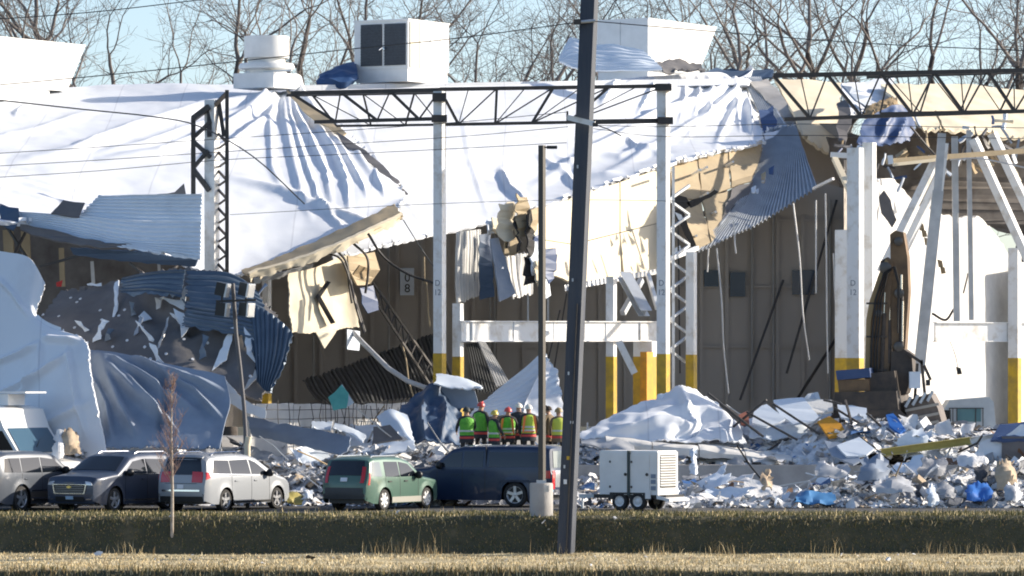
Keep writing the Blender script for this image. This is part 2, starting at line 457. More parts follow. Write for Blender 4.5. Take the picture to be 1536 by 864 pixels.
# ------------------------------------------------------------------ bare trees beyond the building
bark = M('bark', (.10, .085, .075), (.06, .05, .045), 2, .95, bump=.5, bscale=6)
twig_m = M('twig', (.21, .185, .17), (.16, .14, .13), 2, .95)  # twig colour lightened to suggest haze
def tree_mesh(seed, H):
    r_ = random.Random(seed)
    big, fine = MB(), MB()
    def grow(p, d, L, r, depth, last):
        n = 5 if depth < 4 else 3
        pts, rs = [p], [r]
        q = p.copy(); dd = d.copy(); wob = .06 if depth == 0 else (.17 if depth < 4 else .22)
        for i in range(n):
            dd = (dd + Vector((r_.gauss(0, wob), r_.gauss(0, wob), r_.gauss(0, wob * .6) + (.07 if depth < 4 else .03)))).normalized()
            q = q + dd * (L / n); pts.append(q.copy()); rs.append(r * (1 - .35 * (i + 1) / n))
        (big if depth < 2 else fine).tube(pts, rs, 8 if depth == 0 else (6 if depth < 3 else 3), caps=False)
        if depth >= last or rs[-1] < .007: return
        kids = (3 if depth == 0 else r_.choice([2, 2, 3]))
        base = r_.uniform(0, 6.28)
        for k in range(kids):
            a = base + 6.28 * k / kids + r_.uniform(-.4, .4)
            sp = r_.uniform(.25, .6) if k == 0 else r_.uniform(.45, .95)
            o = dd.orthogonal().normalized(); o2 = dd.cross(o)
            nd = (dd * math.cos(sp) + (o * math.cos(a) + o2 * math.sin(a)) * math.sin(sp)).normalized()
            if nd.z < 0: nd.z *= -.4
            grow(pts[-1] if k < 2 else pts[-2], nd, L * r_.uniform(.62, .86) if depth else H * r_.uniform(.15, .21), rs[-1] * (r_.uniform(.72, .86) if k == 0 else r_.uniform(.5, .72)), depth + 1, last)
        if depth:
            for k in range(3 if depth < 4 else 2):      # side shoots
                i = r_.randrange(1, n + 1)
                a = r_.uniform(0, 6.28); o = dd.orthogonal().normalized(); o2 = dd.cross(o)
                nd = (dd * .6 + (o * math.cos(a) + o2 * math.sin(a)) * .8).normalized()
                grow(pts[i], nd, L * r_.uniform(.35, .6), max(rs[i] * .3, .013), max(depth + 2, 5), last)
    grow(Vector((0, 0, -.3)), Vector((r_.gauss(0, .06), r_.gauss(0, .06), 1)).normalized(), H * r_.uniform(.5, .6), H * .017, 0, 7)
    return big, fine
variants = []
for s, H in ((11, 25), (23, 27), (37, 26), (52, 24), (68, 27)):
    big, fine = tree_mesh(s, H)
    me = []
    for mb, nm, mt in ((big, 'trunk', bark), (fine, 'crown', twig_m)):
        m_ = bpy.data.meshes.new('tree_' + nm); m_.from_pydata([tuple(v) for v in mb.v], [], mb.f); m_.materials.append(mt)
        m_.polygons.foreach_set('use_smooth', [True] * len(m_.polygons)); me.append(m_)
    variants.append(me)
TREES = [(-25, 252, 0, .95, 'behind the white hood at the far left'), (35, 268, 1, 1.0, 'rising just right of the left white hood'), (205, 250, 2, .93, 'with a low fork left of the round roof vent'), (262, 275, 3, 1.02, 'behind the left part of the roof'),
         (345, 262, 4, 1.0, 'right behind the round roof vent'), (478, 255, 0, .96, 'between the round vent and the big cooling unit'), (545, 285, 1, 1.05, 'behind the left side of the big cooling unit'), (690, 250, 3, 1.02, 'with a thick trunk right of the big cooling unit'), (745, 280, 2, 1.0, 'filling the gap right of the cooling unit'),
         (805, 262, 4, .88, 'just left of the leaning pole'), (960, 290, 1, 1.05, 'behind the white roof hood'), (1085, 250, 0, 1.0, 'beside the sloping end of the white roof hood'), (1150, 262, 2, 1.04, 'above the torn end of the roof'), (1235, 252, 4, .98, 'behind the left end of the right roof truss'),
         (1320, 275, 1, 1.02, 'behind the middle of the right roof truss'), (1392, 255, 3, 1.0, 'standing straight behind the right roof truss'), (1490, 250, 2, 1.03, 'behind the right end of the right roof truss'), (1570, 268, 0, 1.0, 'at the right edge of the picture'),
         (95, 305, 4, 1.22, 'far off behind the left white hood'), (420, 310, 2, 1.24, 'far off just right of the round vent'), (630, 305, 0, 1.22, 'far off behind the cooling unit'), (1040, 300, 3, 1.2, 'far off beyond the sloping roof hood'), (1270, 305, 3, 1.24, 'far off left of the upright tree behind the right truss'), (1440, 310, 0, 1.26, 'far off right of the upright tree behind the right truss')]
for i, (u, Y, k, s, where) in enumerate(TREES):
    b = P(u, 0, Y)
    t = thing('bare_tree', 'leafless tree with fine twigs ' + where, 'tree', (b.x, Y, ground_z(b.x, Y)), (i * 2.399) % 6.283, 'bare trees beyond the building')
    t.scale = (s * 1.1, s * 1.1, s * 1.08)
    for m_, nm in zip(variants[k], ('trunk', 'crown')):
        o = bpy.data.objects.new(nm, m_); C.objects.link(o); o.parent = t
def YZ(v, Y): return CAM_H - (v - HORIZON) / FPX * Y
# ================================================================== THE COLLAPSED WAREHOUSE
wh = thing('collapsed_warehouse', 'collapsed white warehouse with sagging torn roof and bare steel frame', 'warehouse', (0, 164, 0))
COLROT = math.radians(-30)
FLOOR = 1.2
# floor slab with its dock wall
mb = MB(); mb.box((0, 203, .6), (84, 78, 1.2))
mb.build('floor_slab', concrete, wh)
# flat roof that still stands behind the ridge, and the inner walls
def slab(name, pts, mat, dz, parent=wh):
    mb = MB(); mb.prism(pts, (0, 0, dz)); return fix_normals(mb.build(name, mat, parent))
slab('roof_deck', [P(-80, 137, 194), P(440, 128, 198), P(1120, 117, 210), Vector((17, 240, 16.4)), Vector((-30, 240, 15.5))], membrane, -.3)
# back wall of the hall, with ribs
bw = mk('back_wall', [P(u, v, 198.5) for u, v in ((300, 640), (1275, 640), (1275, 285), (1226, 272), (1135, 318), (1052, 355), (1040, 240), (300, 240))], [tuple(range(8))], interior, wh)
for u in range(330, 1274, 38):
    a = P(u, 0, 198.5)
    zt = YZ(325 if u > 1040 else 245, 198.4)
    MB().box((a.x, 198.43, (zt + 1.2) / 2), (.16, .14, zt - 1.2)).build('wall_rib', interior, bw)
mk('back_wall', [P(1125, 300, 207), P(1276, 300, 207), P(1276, 185, 207), P(1125, 185, 207)], [(0, 1, 2, 3)], interior, wh)
dark_side = [P(1272, 640, 198.5), P(1272, 240, 198.5), P(1266, 240, 194.5), P(1266, 640, 194.5)]
mk('side_wall', dark_side, [(0, 1, 2, 3)], interior, wh)
mk('side_wall', [P(385, 640, 198.5), P(385, 330, 198.5), P(330, 400, 176), P(330, 640, 176)], [(0, 1, 2, 3)], interior, wh)
for v in (330, 430, 520): MB().bar(P(395, v, 198.35), P(1268, v, 198.35), .06, .08).build('wall_joint', interior, bw)
cond = M('conduit', (.35, .34, .32), rough=.5)
for u, v0, v1 in ((470, 360, 600), (583, 350, 600), (735, 340, 600), (742, 340, 600), (1128, 330, 600), (1160, 300, 610), (1245, 300, 600)): MB().tube([P(u, v0, 198.2), P(u, v1, 198.2)], .05, 6).build('conduit', cond, bw)
blue_glass = M('dim_window', (.03, .05, .085), rough=.2)
for u0, u1, v0, v1 in ((1095, 1118, 408, 445), (1188, 1222, 405, 442), (1056, 1078, 405, 430)):
    MB().prism([P(u0, v0, 198.3), P(u1, v0, 198.3), P(u1, v1, 198.3), P(u0, v1, 198.3)], (0, .05, 0)).build('window', blue_glass, wh)
sg = MB().prism([P(600, 402, 198.2), P(621, 402, 198.2), P(621, 443, 198.2), P(600, 443, 198.2)], (0, .05, 0)).build('door_sign', white_metal, wh)
for ch, v in (('0', 417), ('8', 433)): letters('digit', ch, .5, P(611, v, 198.18), 0, black, sg)

# ---- roof membrane, middle bay
A = [[(395, 136, 196), (560, 133, 199), (720, 128, 202), (880, 122, 206), (1010, 112, 210), (1080, 109, 213), (1118, 118, 215)],
     [(430, 215, 188), (580, 205, 191), (740, 195, 195), (880, 180, 199), (1000, 163, 204), (1090, 152, 208), (1132, 160, 209)],
     [(480, 300, 180), (600, 290, 183), (740, 270, 188), (870, 245, 193), (1000, 213, 198), (1090, 192, 203), (1140, 190, 204)],
     [(500, 388, 172), (600, 362, 175), (710, 337, 180), (850, 297, 186), (1000, 247, 192), (1080, 227, 196), (1146, 212, 199)]]
foldsA = [([(1125, 118), (1010, 165), (880, 230), (790, 285)], 7, .24, 1), ([(1128, 120), (1050, 180), (960, 235), (900, 265)], 6, .2, 1), ([(1127, 119), (1040, 158), (940, 190), (850, 215)], 4, .2, 1), ([(1130, 122), (1098, 170), (1070, 225)], 5, .18, 1), ([(1126, 118), (1075, 165), (1020, 215)], 4, .15, 1),
          ([(1060, 110), (1066, 135), (1062, 190)], 3.5, .13), ([(1030, 112), (1026, 150), (1018, 190)], 3.5, .13), ([(1085, 110), (1100, 140), (1112, 200)], 3.5, .15), ([(1008, 113), (1000, 150), (985, 200)], 3.5, .18), ([(1046, 111), (1048, 140), (1040, 180)], 3, .15), ([(985, 114), (975, 140), (955, 175)], 3, .14),
          ([(925, 118), (918, 135), (900, 160)], 5, .2), ([(800, 228), (830, 250), (850, 262), (880, 300)], 4, .16), ([(748, 250), (765, 285), (800, 312)], 5, .25), ([(830, 230), (880, 265), (940, 262)], 3.5, .14),
          ([(860, 225), (930, 235), (990, 215)], 3.5, .13), ([(930, 200), (960, 225), (1010, 235)], 3, .14), ([(520, 140), (560, 230), (640, 345)], 3, .05), ([(690, 140), (705, 240), (735, 330)], 3, .05), ([(1115, 140), (1125, 170), (1130, 205)], 4, .25)]
patch('roof_membrane', A, membrane, (240, 130), foldsA, (.05, .45), .12, wh, {'b': 2.0, 'r': 2.5}, seed=2)
# ---- roof membrane, left bay, lapped over the middle bay
B = [[(-60, 136, 194), (60, 132, 195), (180, 127, 196), (300, 126, 196), (385, 126, 197), (430, 126, 197), (440, 130, 197)],
     [(-60, 186, 183), (60, 182, 185), (180, 178, 187), (300, 176, 188), (390, 174, 189), (470, 172, 190), (515, 195, 189)],
     [(-60, 245, 173), (60, 243, 175), (180, 240, 177), (300, 240, 178.5), (400, 240, 180), (510, 235, 182), (568, 245, 183)],
     [(-60, 312, 167), (60, 318, 168.5), (170, 325, 170), (290, 330, 171), (400, 320, 173), (540, 290, 176), (606, 288, 178)],
     [(-60, 330, 165), (60, 335, 166.5), (170, 345, 167.5), (310, 410, 168), (380, 405, 169), (500, 360, 171), (598, 312, 174)]]
foldsB = [([(432, 128), (445, 170), (470, 215), (490, 260), (500, 320)], 4, .16, 1), ([(436, 128), (465, 175), (500, 225), (520, 270), (525, 330)], 4, .22, 1), ([(425, 128), (428, 180), (440, 240), (455, 300), (470, 335)], 6, .13, 1), ([(440, 130), (490, 190), (535, 230), (575, 285)], 5, .22, 1), ([(418, 128), (405, 180), (408, 250), (430, 300)], 5, .10, 1), ([(430, 128), (436, 175), (455, 230), (474, 285), (486, 325)], 3, .12, 1), ([(438, 129), (478, 182), (516, 228), (545, 278), (552, 300)], 3.2, .14, 1),
          ([(395, 150), (300, 165), (200, 195), (110, 228), (10, 244)], 7, .34, 1), ([(410, 150), (330, 195), (240, 230), (140, 240)], 6, .28, 1), ([(420, 160), (350, 215), (290, 245)], 5, .22), ([(400, 155), (310, 185), (220, 215), (120, 236)], 4, .18, 1),
          ([(-40, 215), (60, 195), (150, 165)], 5, .16), ([(20, 175), (30, 165), (45, 155)], 3, .1), ([(-20, 290), (60, 305), (110, 318)], 2.5, .08), ([(-20, 275), (80, 300), (140, 315)], 2.5, .08), ([(0, 262), (100, 292), (150, 305)], 2.5, .07), ([(-20, 250), (110, 284), (160, 298)], 2.5, .06),
          ([(330, 262), (430, 290), (520, 325), (590, 345)], 5, .2), ([(470, 290), (500, 330), (520, 345)], 4, .14), ([(560, 250), (565, 270), (580, 300)], 3.5, .15)]  # first ridge follows the column's shadow, its shade put into the shape
patch('roof_membrane', B, membrane, (250, 150), foldsB, (.05, .45), .14, wh, {'r': 2.2, 'b': 1.5}, seed=5)
# torn dark edge lying along the lap
for k, pts in enumerate(([(505, 198), (530, 214), (565, 240), (590, 268), (572, 262), (548, 238), (520, 220)], [(586, 262), (598, 270), (612, 290), (600, 291), (588, 278)], [(430, 135), (470, 160), (520, 200), (512, 204), (462, 172)])):
    shard('torn_edge', [(u, v, 177.6 + (300 - v) * .075) for u, v in pts], tan_dark if k < 2 else tan, .06, wh, 2, seed=k)
# ---- tan eaves strip under the left bay
patch('eaves_strip', [[(362, 405, 168), (420, 384, 169), (480, 358, 170.2), (548, 326, 171.5), (590, 306, 173)], [(372, 412, 167), (430, 396, 167.7), (490, 374, 168.5), (556, 345, 169.8), (604, 322, 171.3)]], tan, (40, 6), (), (.03, 1.5), .1, wh, {'t': 1.5, 'r': 3}, seed=3)
patch('eaves_edge', [[(374, 410, 166.9), (430, 394, 167.6), (490, 373, 168.4), (556, 344, 169.7), (604, 321, 171.2)], [(376, 420, 167.1), (432, 404, 167.8), (492, 383, 168.6), (556, 355, 169.9), (602, 331, 171.4)]], cream, (60, 5), (), (.06, 2.2), .12, wh, {'b': 2.5, 'r': 3}, seed=4)
patch('torn_fascia', [[(380, 418, 168.5), (420, 409, 169), (470, 396, 169.6)], [(382, 424, 168.6), (422, 416, 169.1), (468, 405, 169.7)]], galv_lt, (30, 4), (), (.05, 3), .05, wh, {'b': 2, 't': 1.5}, seed=6)

# ---- cream gable wall hanging from the middle bay (each board a piece)
def wall_top(u): return 297 + (u - 850) * (247 - 297) / 150
us = [800, 862, 930, 1000]
for k in range(len(us) - 1):
    u0, u1 = us[k] + .8, us[k + 1] - .8
    yy = lambda u: 178.5 + (u - 800) * .063
    t0, t1 = wall_top(u0) + 3, wall_top(u1) + 3
    b0, b1 = 436 - (u0 - 830) * .17, 436 - (u1 - 830) * .17
    if k == 0: b0, b1 = 395, 432
    md = .52
    m0, m1 = t0 + (b0 - t0) * md, t1 + (b1 - t1) * md
    patch('wall_board', [[(u0, t0, yy(u0) + 1.6), (u1, t1, yy(u1) + 1.6)], [(u0, m0 - .6, yy(u0) + .6), (u1, m1 - .6, yy(u1) + .6)]], cream, (10, 10), (), (.010, .8), .08, wh, {'l': 3} if k == 0 else None, seed=k)
    patch('wall_board', [[(u0, m0 + .6, yy(u0) + .55), (u1, m1 + .6, yy(u1) + .55)], [(u0 + 6, b0, yy(u0) - .6), (u1 + 3, b1, yy(u1) - .6)]], cream, (12, 10), (), (.012, .8), .08, wh, {'b': 2, 'l': 4} if k == 0 else {'b': .8}, seed=k + 9)
patch('metal_deck', [[(845, 428, 179.5), (992, 402, 187)], [(846, 437, 179.4), (992, 410, 187)]], galv_lt, (120, 3), (), (0, 1), .02, wh, None, (24, .06, 'u'))
# tan boards right of the post
tb = [[(1004, 247, 193), (1046, 238, 195), (1046 + 6, 300, 193), (1012, 296, 191.5)], [(1047.5, 237.5, 195), (1092, 227, 197), (1096, 282, 195), (1053.5, 299.5, 193)], [(1093.5, 226.5, 197), (1142, 213, 200), (1140, 232, 199.5), (1127, 272, 196), (1097.5, 281.5, 195)],
      [(1013, 297.5, 191.5), (1052, 301.5, 193), (1066, 363, 190), (1046, 374, 189.2), (1028, 332, 190)], [(1053.5, 301, 193), (1097, 283.5, 195), (1108, 290, 195), (1090, 341, 192), (1067.5, 362, 190)]]
for k, t in enumerate(tb): shard('tan_board', t, tan, .07, wh, 1.6 if k > 1 else .8, seed=k)
shard('bare_board', [(1098, 283, 194.8), (1130, 272, 196), (1118, 305, 194.4), (1085, 344, 191.8), (1082, 330, 192.3)], tan_dark, .06, wh, 2.2, seed=8)
studs = M('fastener_plate', (.8, .8, .78), rough=.4)
for u, v in ((1010, 254), (1050, 255), (1060, 251), (1099, 243), (1061, 290), (1072, 286), (1034, 325), (1073, 318), (1044, 354)):
    c = P(u, v, 188.5 + (u - 1005) * .055 + (300 - v) * .02)
    MB().lathe([(.001, -.08), (.05, -.08), (.05, 1.4)], c, (-.2, 1, -.1), 8).build('fastener', studs, wh)
for k, pts in enumerate(([(1004, 290), (1016, 292), (1030, 296), (1036, 308), (1024, 316), (1010, 306)], [(1030, 304), (1052, 296), (1072, 284), (1078, 288), (1056, 300), (1036, 312)], [(1008, 318), (1022, 312), (1030, 332), (1046, 372), (1038, 372), (1022, 340)])):
    shard('gap_shade', [(u, v, 188.8) for u, v in pts], dark, .05, wh, 1.5, seed=k)  # dark sheets, their colour stands in for the shade inside the gaps
shard('white_flap', [(1012, 318, 188), (1022, 322, 188), (1026, 332, 188), (1018, 330, 188)], white_metal, .03, wh, 1)
shard('white_flap', [(1008, 375, 187.6), (1020, 368, 187.6), (1022, 374, 187.6), (1010, 384, 187.6)], white_metal, .03, wh, 1)
# blue-grey corrugated deck bent down at the right end of the roof
patch('metal_deck', [[(1150, 196, 203), (1170, 192, 203.5), (1192, 188, 204)], [(1126, 275, 196.5), (1165, 250, 198.5), (1208, 235, 200)], [(1046, 379, 189), (1135, 338, 193), (1226, 283, 196)]], galv, (150, 30), (), (.06, .5), .03, wh, {'t': 3, 'l': 3}, (30, .10, 'u'), seed=1)
patch('metal_deck', [[(1112, 118, 212), (1140, 117, 212.6)], [(1150, 190, 206), (1176, 184, 206.5)], [(1174, 205, 204.5), (1196, 200, 205)]], galv, (60, 20), (), (.05, .5), .03, wh, {'r': 2}, (10, .09, 'u'), seed=2)
shard('grey_board', [(1124, 122, 211), (1152, 118, 212), (1178, 150, 209), (1206, 196, 206), (1192, 196, 206), (1164, 166, 208)], concrete, .08, wh, 2)
shard('dark_flap', [(1058, 108, 213), (1075, 101, 214), (1120, 107, 214), (1160, 104, 214), (1162, 116, 213), (1100, 119, 213)], M('dark_blue_sheet', (.05, .09, .16), rough=.6), .08, wh, 2.5)
shard('dark_flap', [(1138, 165, 205), (1160, 158, 206), (1166, 195, 203), (1146, 212, 202)], navy_tarp, .06, wh, 3)
shard('white_flap', [(1146, 200, 202), (1172, 194, 203), (1160, 206, 202), (1148, 210, 201.5)], membrane, .05, wh, 2)
for k in range(16):
    u, v = rnd.uniform(1110, 1165), rnd.uniform(212, 300); s = rnd.uniform(4, 9)
    if u < 1150 - (v - 212) * .5: continue
    shard('torn_flap', [(u, v, 193), (u + s, v - s * .6, 193.2), (u + s * .8, v + s, 192.6), (u + s * .1, v + s * .9, 192.8)], rnd.choice([tan, white_metal, navy_tarp, galv]), .03, wh, 1, seed=k)

# ---- torn sheets hanging between the middle posts
hang = M('pale_hanging_deck', (.62, .62, .60), (.5, .5, .49), 2, .5, .1)
patch('hanging_deck', [[(684, 348, 174), (718, 344, 177)], [(682, 400, 174), (719, 398, 177)], [(683, 456, 174), (719, 441, 177)]], hang, (60, 12), (), (.03, 1), .03, wh, {'b': 1.5}, (9, .09, 'u'))
patch('hanging_deck', [[(756, 384, 175), (798, 380, 178)], [(760, 420, 175), (797, 416, 178)], [(768, 448, 175), (796, 440, 178)]], hang, (50, 12), (), (.03, 1), .03, wh, {'b': 2, 't': 2}, (9, .08, 'u'))
shard('hanging_board', [(736, 358, 174), (748, 356, 174.5), (774, 440, 174.2), (750, 452, 173.6)], grey_tarp, .06, wh, 1)
shard('hanging_board', [(719, 352, 176), (736, 350, 176.5), (742, 445, 176), (720, 450, 176)], M('dark_blue_sheet', (.05, .09, .16)), .05, wh, 1.5)
r2 = random.Random(4)
for k, (u, v, w, h, m) in enumerate(((762, 330, 22, 48, cream), (785, 322, 16, 60, tan), (770, 365, 20, 24, tan), (745, 336, 14, 18, cream), (796, 350, 8, 60, dark), (778, 352, 8, 40, dark), (803, 330, 9, 34, tan), (808, 372, 14, 40, navy_tarp), (796, 405, 14, 40, dark), (812, 410, 16, 34, cream), (824, 395, 14, 40, navy_tarp), (803, 385, 6, 50, white_metal), (820, 428, 12, 20, white_metal), (762, 352, 6, 30, dark), (735, 338, 12, 12, white_metal))):
    y = 174.5 + r2.uniform(-.4, .6)
    j = lambda a: r2.uniform(-a, a)
    shard('torn_board', [(u - w / 2 + j(3), v - h / 2 + j(3), y), (u + w / 2 + j(3), v - h / 2 + j(4), y + .5), (u + w / 2 + j(5), v + h / 2 + j(5), y + .3), (u + j(4), v + h / 2 + 6 + j(5), y), (u - w / 2 + j(4), v + h / 2 + j(6), y - .2)], m, .05, wh, 3.6, seed=k, step=6)
# ---- cream panel hanging at the left with its chevron tear
hp = patch('hanging_panel', [[(434, 410, 168.5), (470, 402, 169.5), (505, 388, 171), (522, 382, 171.5)], [(434, 455, 168.3), (475, 450, 169.5), (510, 440, 171), (532, 436, 171.5)], [(438, 500, 168.4), (478, 498, 169.6), (515, 494, 171), (540, 491, 171.5)]], cream, (36, 26), (), (.05, 1.2), .05, wh, {'l': 1.5, 'b': 1.5, 'r': 1}, seed=6)
MB().prism([P(490, 421, 169.6), P(496, 423, 169.6), P(481, 445, 169.3), P(503, 484, 169.8), P(496, 486, 169.8), P(473, 445, 169.2)], (0, .25, 0)).build('tear', dark, hp)  # dark strip laid in as the shade inside the tear
shard('panel_flap', [(474, 498, 169.3), (506, 494, 170.2), (503, 500, 170), (487, 523, 169.5)], cream, .04, wh, .8)
shard('panel_flap', [(521, 494, 170.6), (540, 497, 171.4), (539, 526, 171.4), (521, 524, 170.6)], white_metal, .03, wh, .5)
shard('tan_flap', [(522, 384, 170.2), (562, 378, 172), (570, 405, 172), (556, 425, 172), (536, 428, 170.6), (524, 405, 170.3)], tan, .06, wh, 2)
shard('tan_flap', [(540, 398, 169.6), (556, 404, 170.4), (545, 420, 170), (530, 412, 169.6)], brown_ins, .06, wh, 1.5)
shard('navy_flap', [(540, 432, 172), (560, 428, 172.6), (568, 465, 172.6), (552, 470, 172.2), (543, 455, 172)], navy_tarp, .04, wh, 2)

# ---- steel: columns with yellow feet and grid numbers
digit_m = M('stencil', (.2, .22, .27), rough=.7)
def column(u, vt, vb, Y, w, yv=None, text=None, rot=COLROT, mat=steel_white, name='column', sect='box'):
    a, b = P(u, vt, Y), P(u, vb, Y); zb = min(b.z, FLOOR) if vb > 570 else b.z
    mid = YZ(yv, Y) if yv else zb
    mb = MB()
    R = Matrix.Rotation(rot, 3, 'Z')
    if sect == 'box': mb.box((a.x, Y, (a.z + mid) / 2), (w, w * .8, a.z - mid), rot=R)
    else:
        mb.box((a.x, Y, (a.z + mid) / 2), (w, .03, a.z - mid), rot=R)
        for s in (-1, 1): mb.box(Vector((a.x, Y, (a.z + mid) / 2)) + R @ Vector((s * w / 2, 0, 0)), (.03, w * .7, a.z - mid), rot=R)
    o = mb.build(name, mat, wh)
    if yv:
        MB().box((a.x, Y, (mid + zb) / 2), (w + .012, w * .8 + .012, mid - zb), rot=R).build('yellow_guard', yellow, o)
    if text:
        for k, ch in enumerate(text):
            n_ = R @ Vector((0, -1, 0))
            letters('grid_number', ch, .30, Vector((a.x, Y, YZ(425 + k * 14, Y))) + n_ * (w * .4 + .006), rot, digit_m, o)
    return o
column(318, 150, 640, 166, .42)
column(659.5, 137, 640, 168, .36, 530, ('D', '12'))
column(995, 128, 640, 170, .38, 531, ('D', '12'))
column(1283, 222, 640, 173, .50, 537, ('D', '12'))
column(1304, 214, 640, 174, .42, None)
column(1266, 345, 640, 178, .55, 537, None, mat=steel_white)
column(687, 455, 640, 168.6, .32, 535)
column(1037, 378, 640, 172.5, .32, 532)
column(917, 415, 640, 174.6, .32, 535)
column(970, 512, 640, 176, .8, 535)
MB().box(P(970, 566, 175.4), (.28, .5, 1.9), rot=Matrix.Rotation(COLROT, 3, 'Z')).build('orange_guard', orange, wh)
column(400, 405, 640, 178, .28, 590)
column(1522, 372, 640, 186, .42, 537)
# horizontal girts (white beams) at mid height
GD = Vector((math.sin(-COLROT), math.cos(COLROT), 0))
def girt(u0, Y0, u1, Y1, v0, v1, t=.25, name='girt', mat=steel_white):
    a, b = P(u0, (v0 + v1) / 2, Y0), P(u1, (v0 + v1) / 2, Y1); h = abs(YZ(v0, Y0) - YZ(v1, Y0))
    mb = MB(); mb.bar(a, b, t * .3, h); 
    for s in (-1, 1): mb.bar(a + Vector((0, 0, s * h / 2)), b + Vector((0, 0, s * h / 2)), t, .04)
    return mb.build(name, mat, wh)
g = girt(691, 168.3, 985, 176.2, 482, 512)
for u in (708, 770, 830, 908, 960):
    a = P(u, 497, 168.25 + (u - 691) * .0269); MB().bar(a + Vector((0, -.02, -.35)), a + Vector((0, -.02, .35)), .05, .16).build('stiffener', steel_white, g)
girt(1402, 184, 1560, 187, 484, 512)
# diagonals between the inner posts
def strut(u0, v0, Y0, u1, v1, Y1, w, h, mat=steel_white, name='brace', roll=0, sect='bar'):
    mb = MB(); getattr(mb, sect)(P(u0, v0, Y0), P(u1, v1, Y1), w, h, roll=roll); return mb.build(name, mat, wh)
strut(928, 512, 172.6, 952, 560, 172.6, .2, .25)
strut(936, 412, 182, 968, 470, 180.5, .5, .3, galv, sect='ibeam'); strut(962, 420, 183, 934, 470, 181.5, .2, .2, galv); strut(972, 412, 181, 986, 462, 179.5, .14, .2)
for v in (300, 345, 390, 435, 480, 525): 
    strut(1003, v, 171.5, 1034, v + 22, 173, .07, .09, galv); strut(1034, v - 22, 173, 1003, v, 171.5, .07, .09, galv)
strut(1010, 250, 171.5, 1010, 600, 171.5, .1, .12); strut(1017, 330, 174, 1020, 560, 174, .06, .06, steel_dark)
strut(1005, 388, 171, 1046, 372, 177, .12, .16)
# the right end: leaning posts, bent members and braces
strut(1413, 200, 180, 1406, 290, 180, .30, .16, galv_lt, 'bent_post'); strut(1407, 286, 180, 1378, 560, 180, .42, .22, galv_lt, 'bent_post'); strut(1420, 215, 181, 1388, 500, 181, .14, .14, steel_white, 'bent_post')
strut(1404, 240, 182, 1322, 408, 182, .26, .3, roll=.5); strut(1415, 252, 183, 1335, 420, 183, .26, .3, roll=.5)
strut(1432, 205, 183, 1435, 482, 183, .24, .2, galv_lt, 'post'); strut(1453, 195, 184, 1457, 480, 184, .18, .16, galv_lt, 'post')
strut(1460, 208, 184, 1545, 395, 184, .30, .34, roll=.5); strut(1488, 200, 186, 1560, 350, 186, .30, .34, roll=.5)
strut(1330, 242, 181, 1540, 226, 184, .14, .2, tan, 'purlin'); strut(1335, 233, 181, 1336, 246, 181, .2, .2, white_metal); strut(1340, 247, 180.6, 1420, 238, 181.6, .12, .12, cream, 'purlin')
strut(1252, 238, 182, 1296, 332, 178, .22, .16, cream, 'bent_purlin'); strut(1220, 283, 183, 1250, 268, 182, .1, .1, galv_lt, 'purlin'); strut(1246, 232, 184, 1280, 234, 184, .25, .2, steel_white, 'purlin')
strut(1290, 330, 177, 1304, 360, 176, .28, .1, tan, 'bent_purlin')
# right white inner wall in the sun
patch('inner_wall', [[(1306, 268, 190), (1340, 272, 192), (1372, 300, 194), (1400, 318, 195.5), (1440, 330, 198), (1468, 320, 199), (1490, 345, 200.5), (1513, 380, 202)],
                     [(1306, 450, 190), (1340, 450, 192), (1372, 450, 194), (1400, 450, 195.5), (1440, 450, 198), (1468, 450, 199), (1490, 450, 200.5), (1513, 450, 202)],
                     [(1306, 668, 190), (1340, 668, 192), (1372, 668, 194), (1400, 668, 195.5), (1440, 668, 198), (1468, 668, 199), (1490, 668, 200.5), (1513, 668, 202)]], white_conc, (60, 40), (), (.03, .4), .2, wh, {'t': 3, 'r': 1}, linear=True)
patch('inner_wall', [[(1526, 395, 200), (1620, 380, 206)], [(1526, 668, 200), (1620, 668, 206)]], white_conc, (10, 10), (), (.02, .4), .2, wh)
shard('red_box', [(1514, 406, 187), (1524, 405, 186.5), (1524, 432, 186.5), (1514, 433, 187)], M('red_paint', (.5, .02, .02), rough=.5), .2, wh)
shard('hole', [(1318, 295, 188), (1326, 285, 188), (1336, 300, 188), (1345, 330, 188), (1338, 342, 188), (1322, 320, 188)], tan_dark, .05, wh, 1.5)
for k, (u, v) in enumerate(((1382, 340), (1386, 350), (1390, 362), (1410, 395), (1414, 405), (1438, 556))):
    shard('torn_patch', [(u - 4, v - 6, 188), (u + 3, v - 4, 188), (u + 5, v + 5, 188), (u - 2, v + 6, 188)], brown_ins if k < 5 else black, .05, wh, 1.5, seed=k)
# dark sheet coloured as the shade inside, and broken roof over the right end
slab_d = shard('shade_sheet', [(1240, 205, 204), (1400, 190, 206), (1620, 185, 208), (1620, 345, 208), (1520, 350, 207), (1470, 335, 206), (1400, 330, 205), (1340, 285, 204), (1262, 300, 204)], M('shade_brown', (.20, .18, .165), (.11, .095, .085), 1, .9), .1, wh, 4)
patch('roof_slab', [[(1162, 118, 213), (1215, 121, 214), (1262, 124, 215)], [(1190, 170, 207), (1225, 172, 208), (1258, 175, 209)], [(1206, 205, 204.5), (1232, 222, 205), (1256, 236, 205.5)]], cream, (30, 30), (), (.08, .6), .12, wh, {'b': 3, 'r': 1.5}, seed=9)
patch('roof_slab', [[(1262, 123, 206), (1300, 121, 208), (1342, 116, 210)], [(1268, 150, 201), (1300, 150, 203), (1338, 145, 205)], [(1275, 172, 197), (1300, 170, 199), (1335, 162, 201)]], membrane, (30, 20), (), (.1, .6), .12, wh, {'b': 3, 'l': 2}, seed=10)
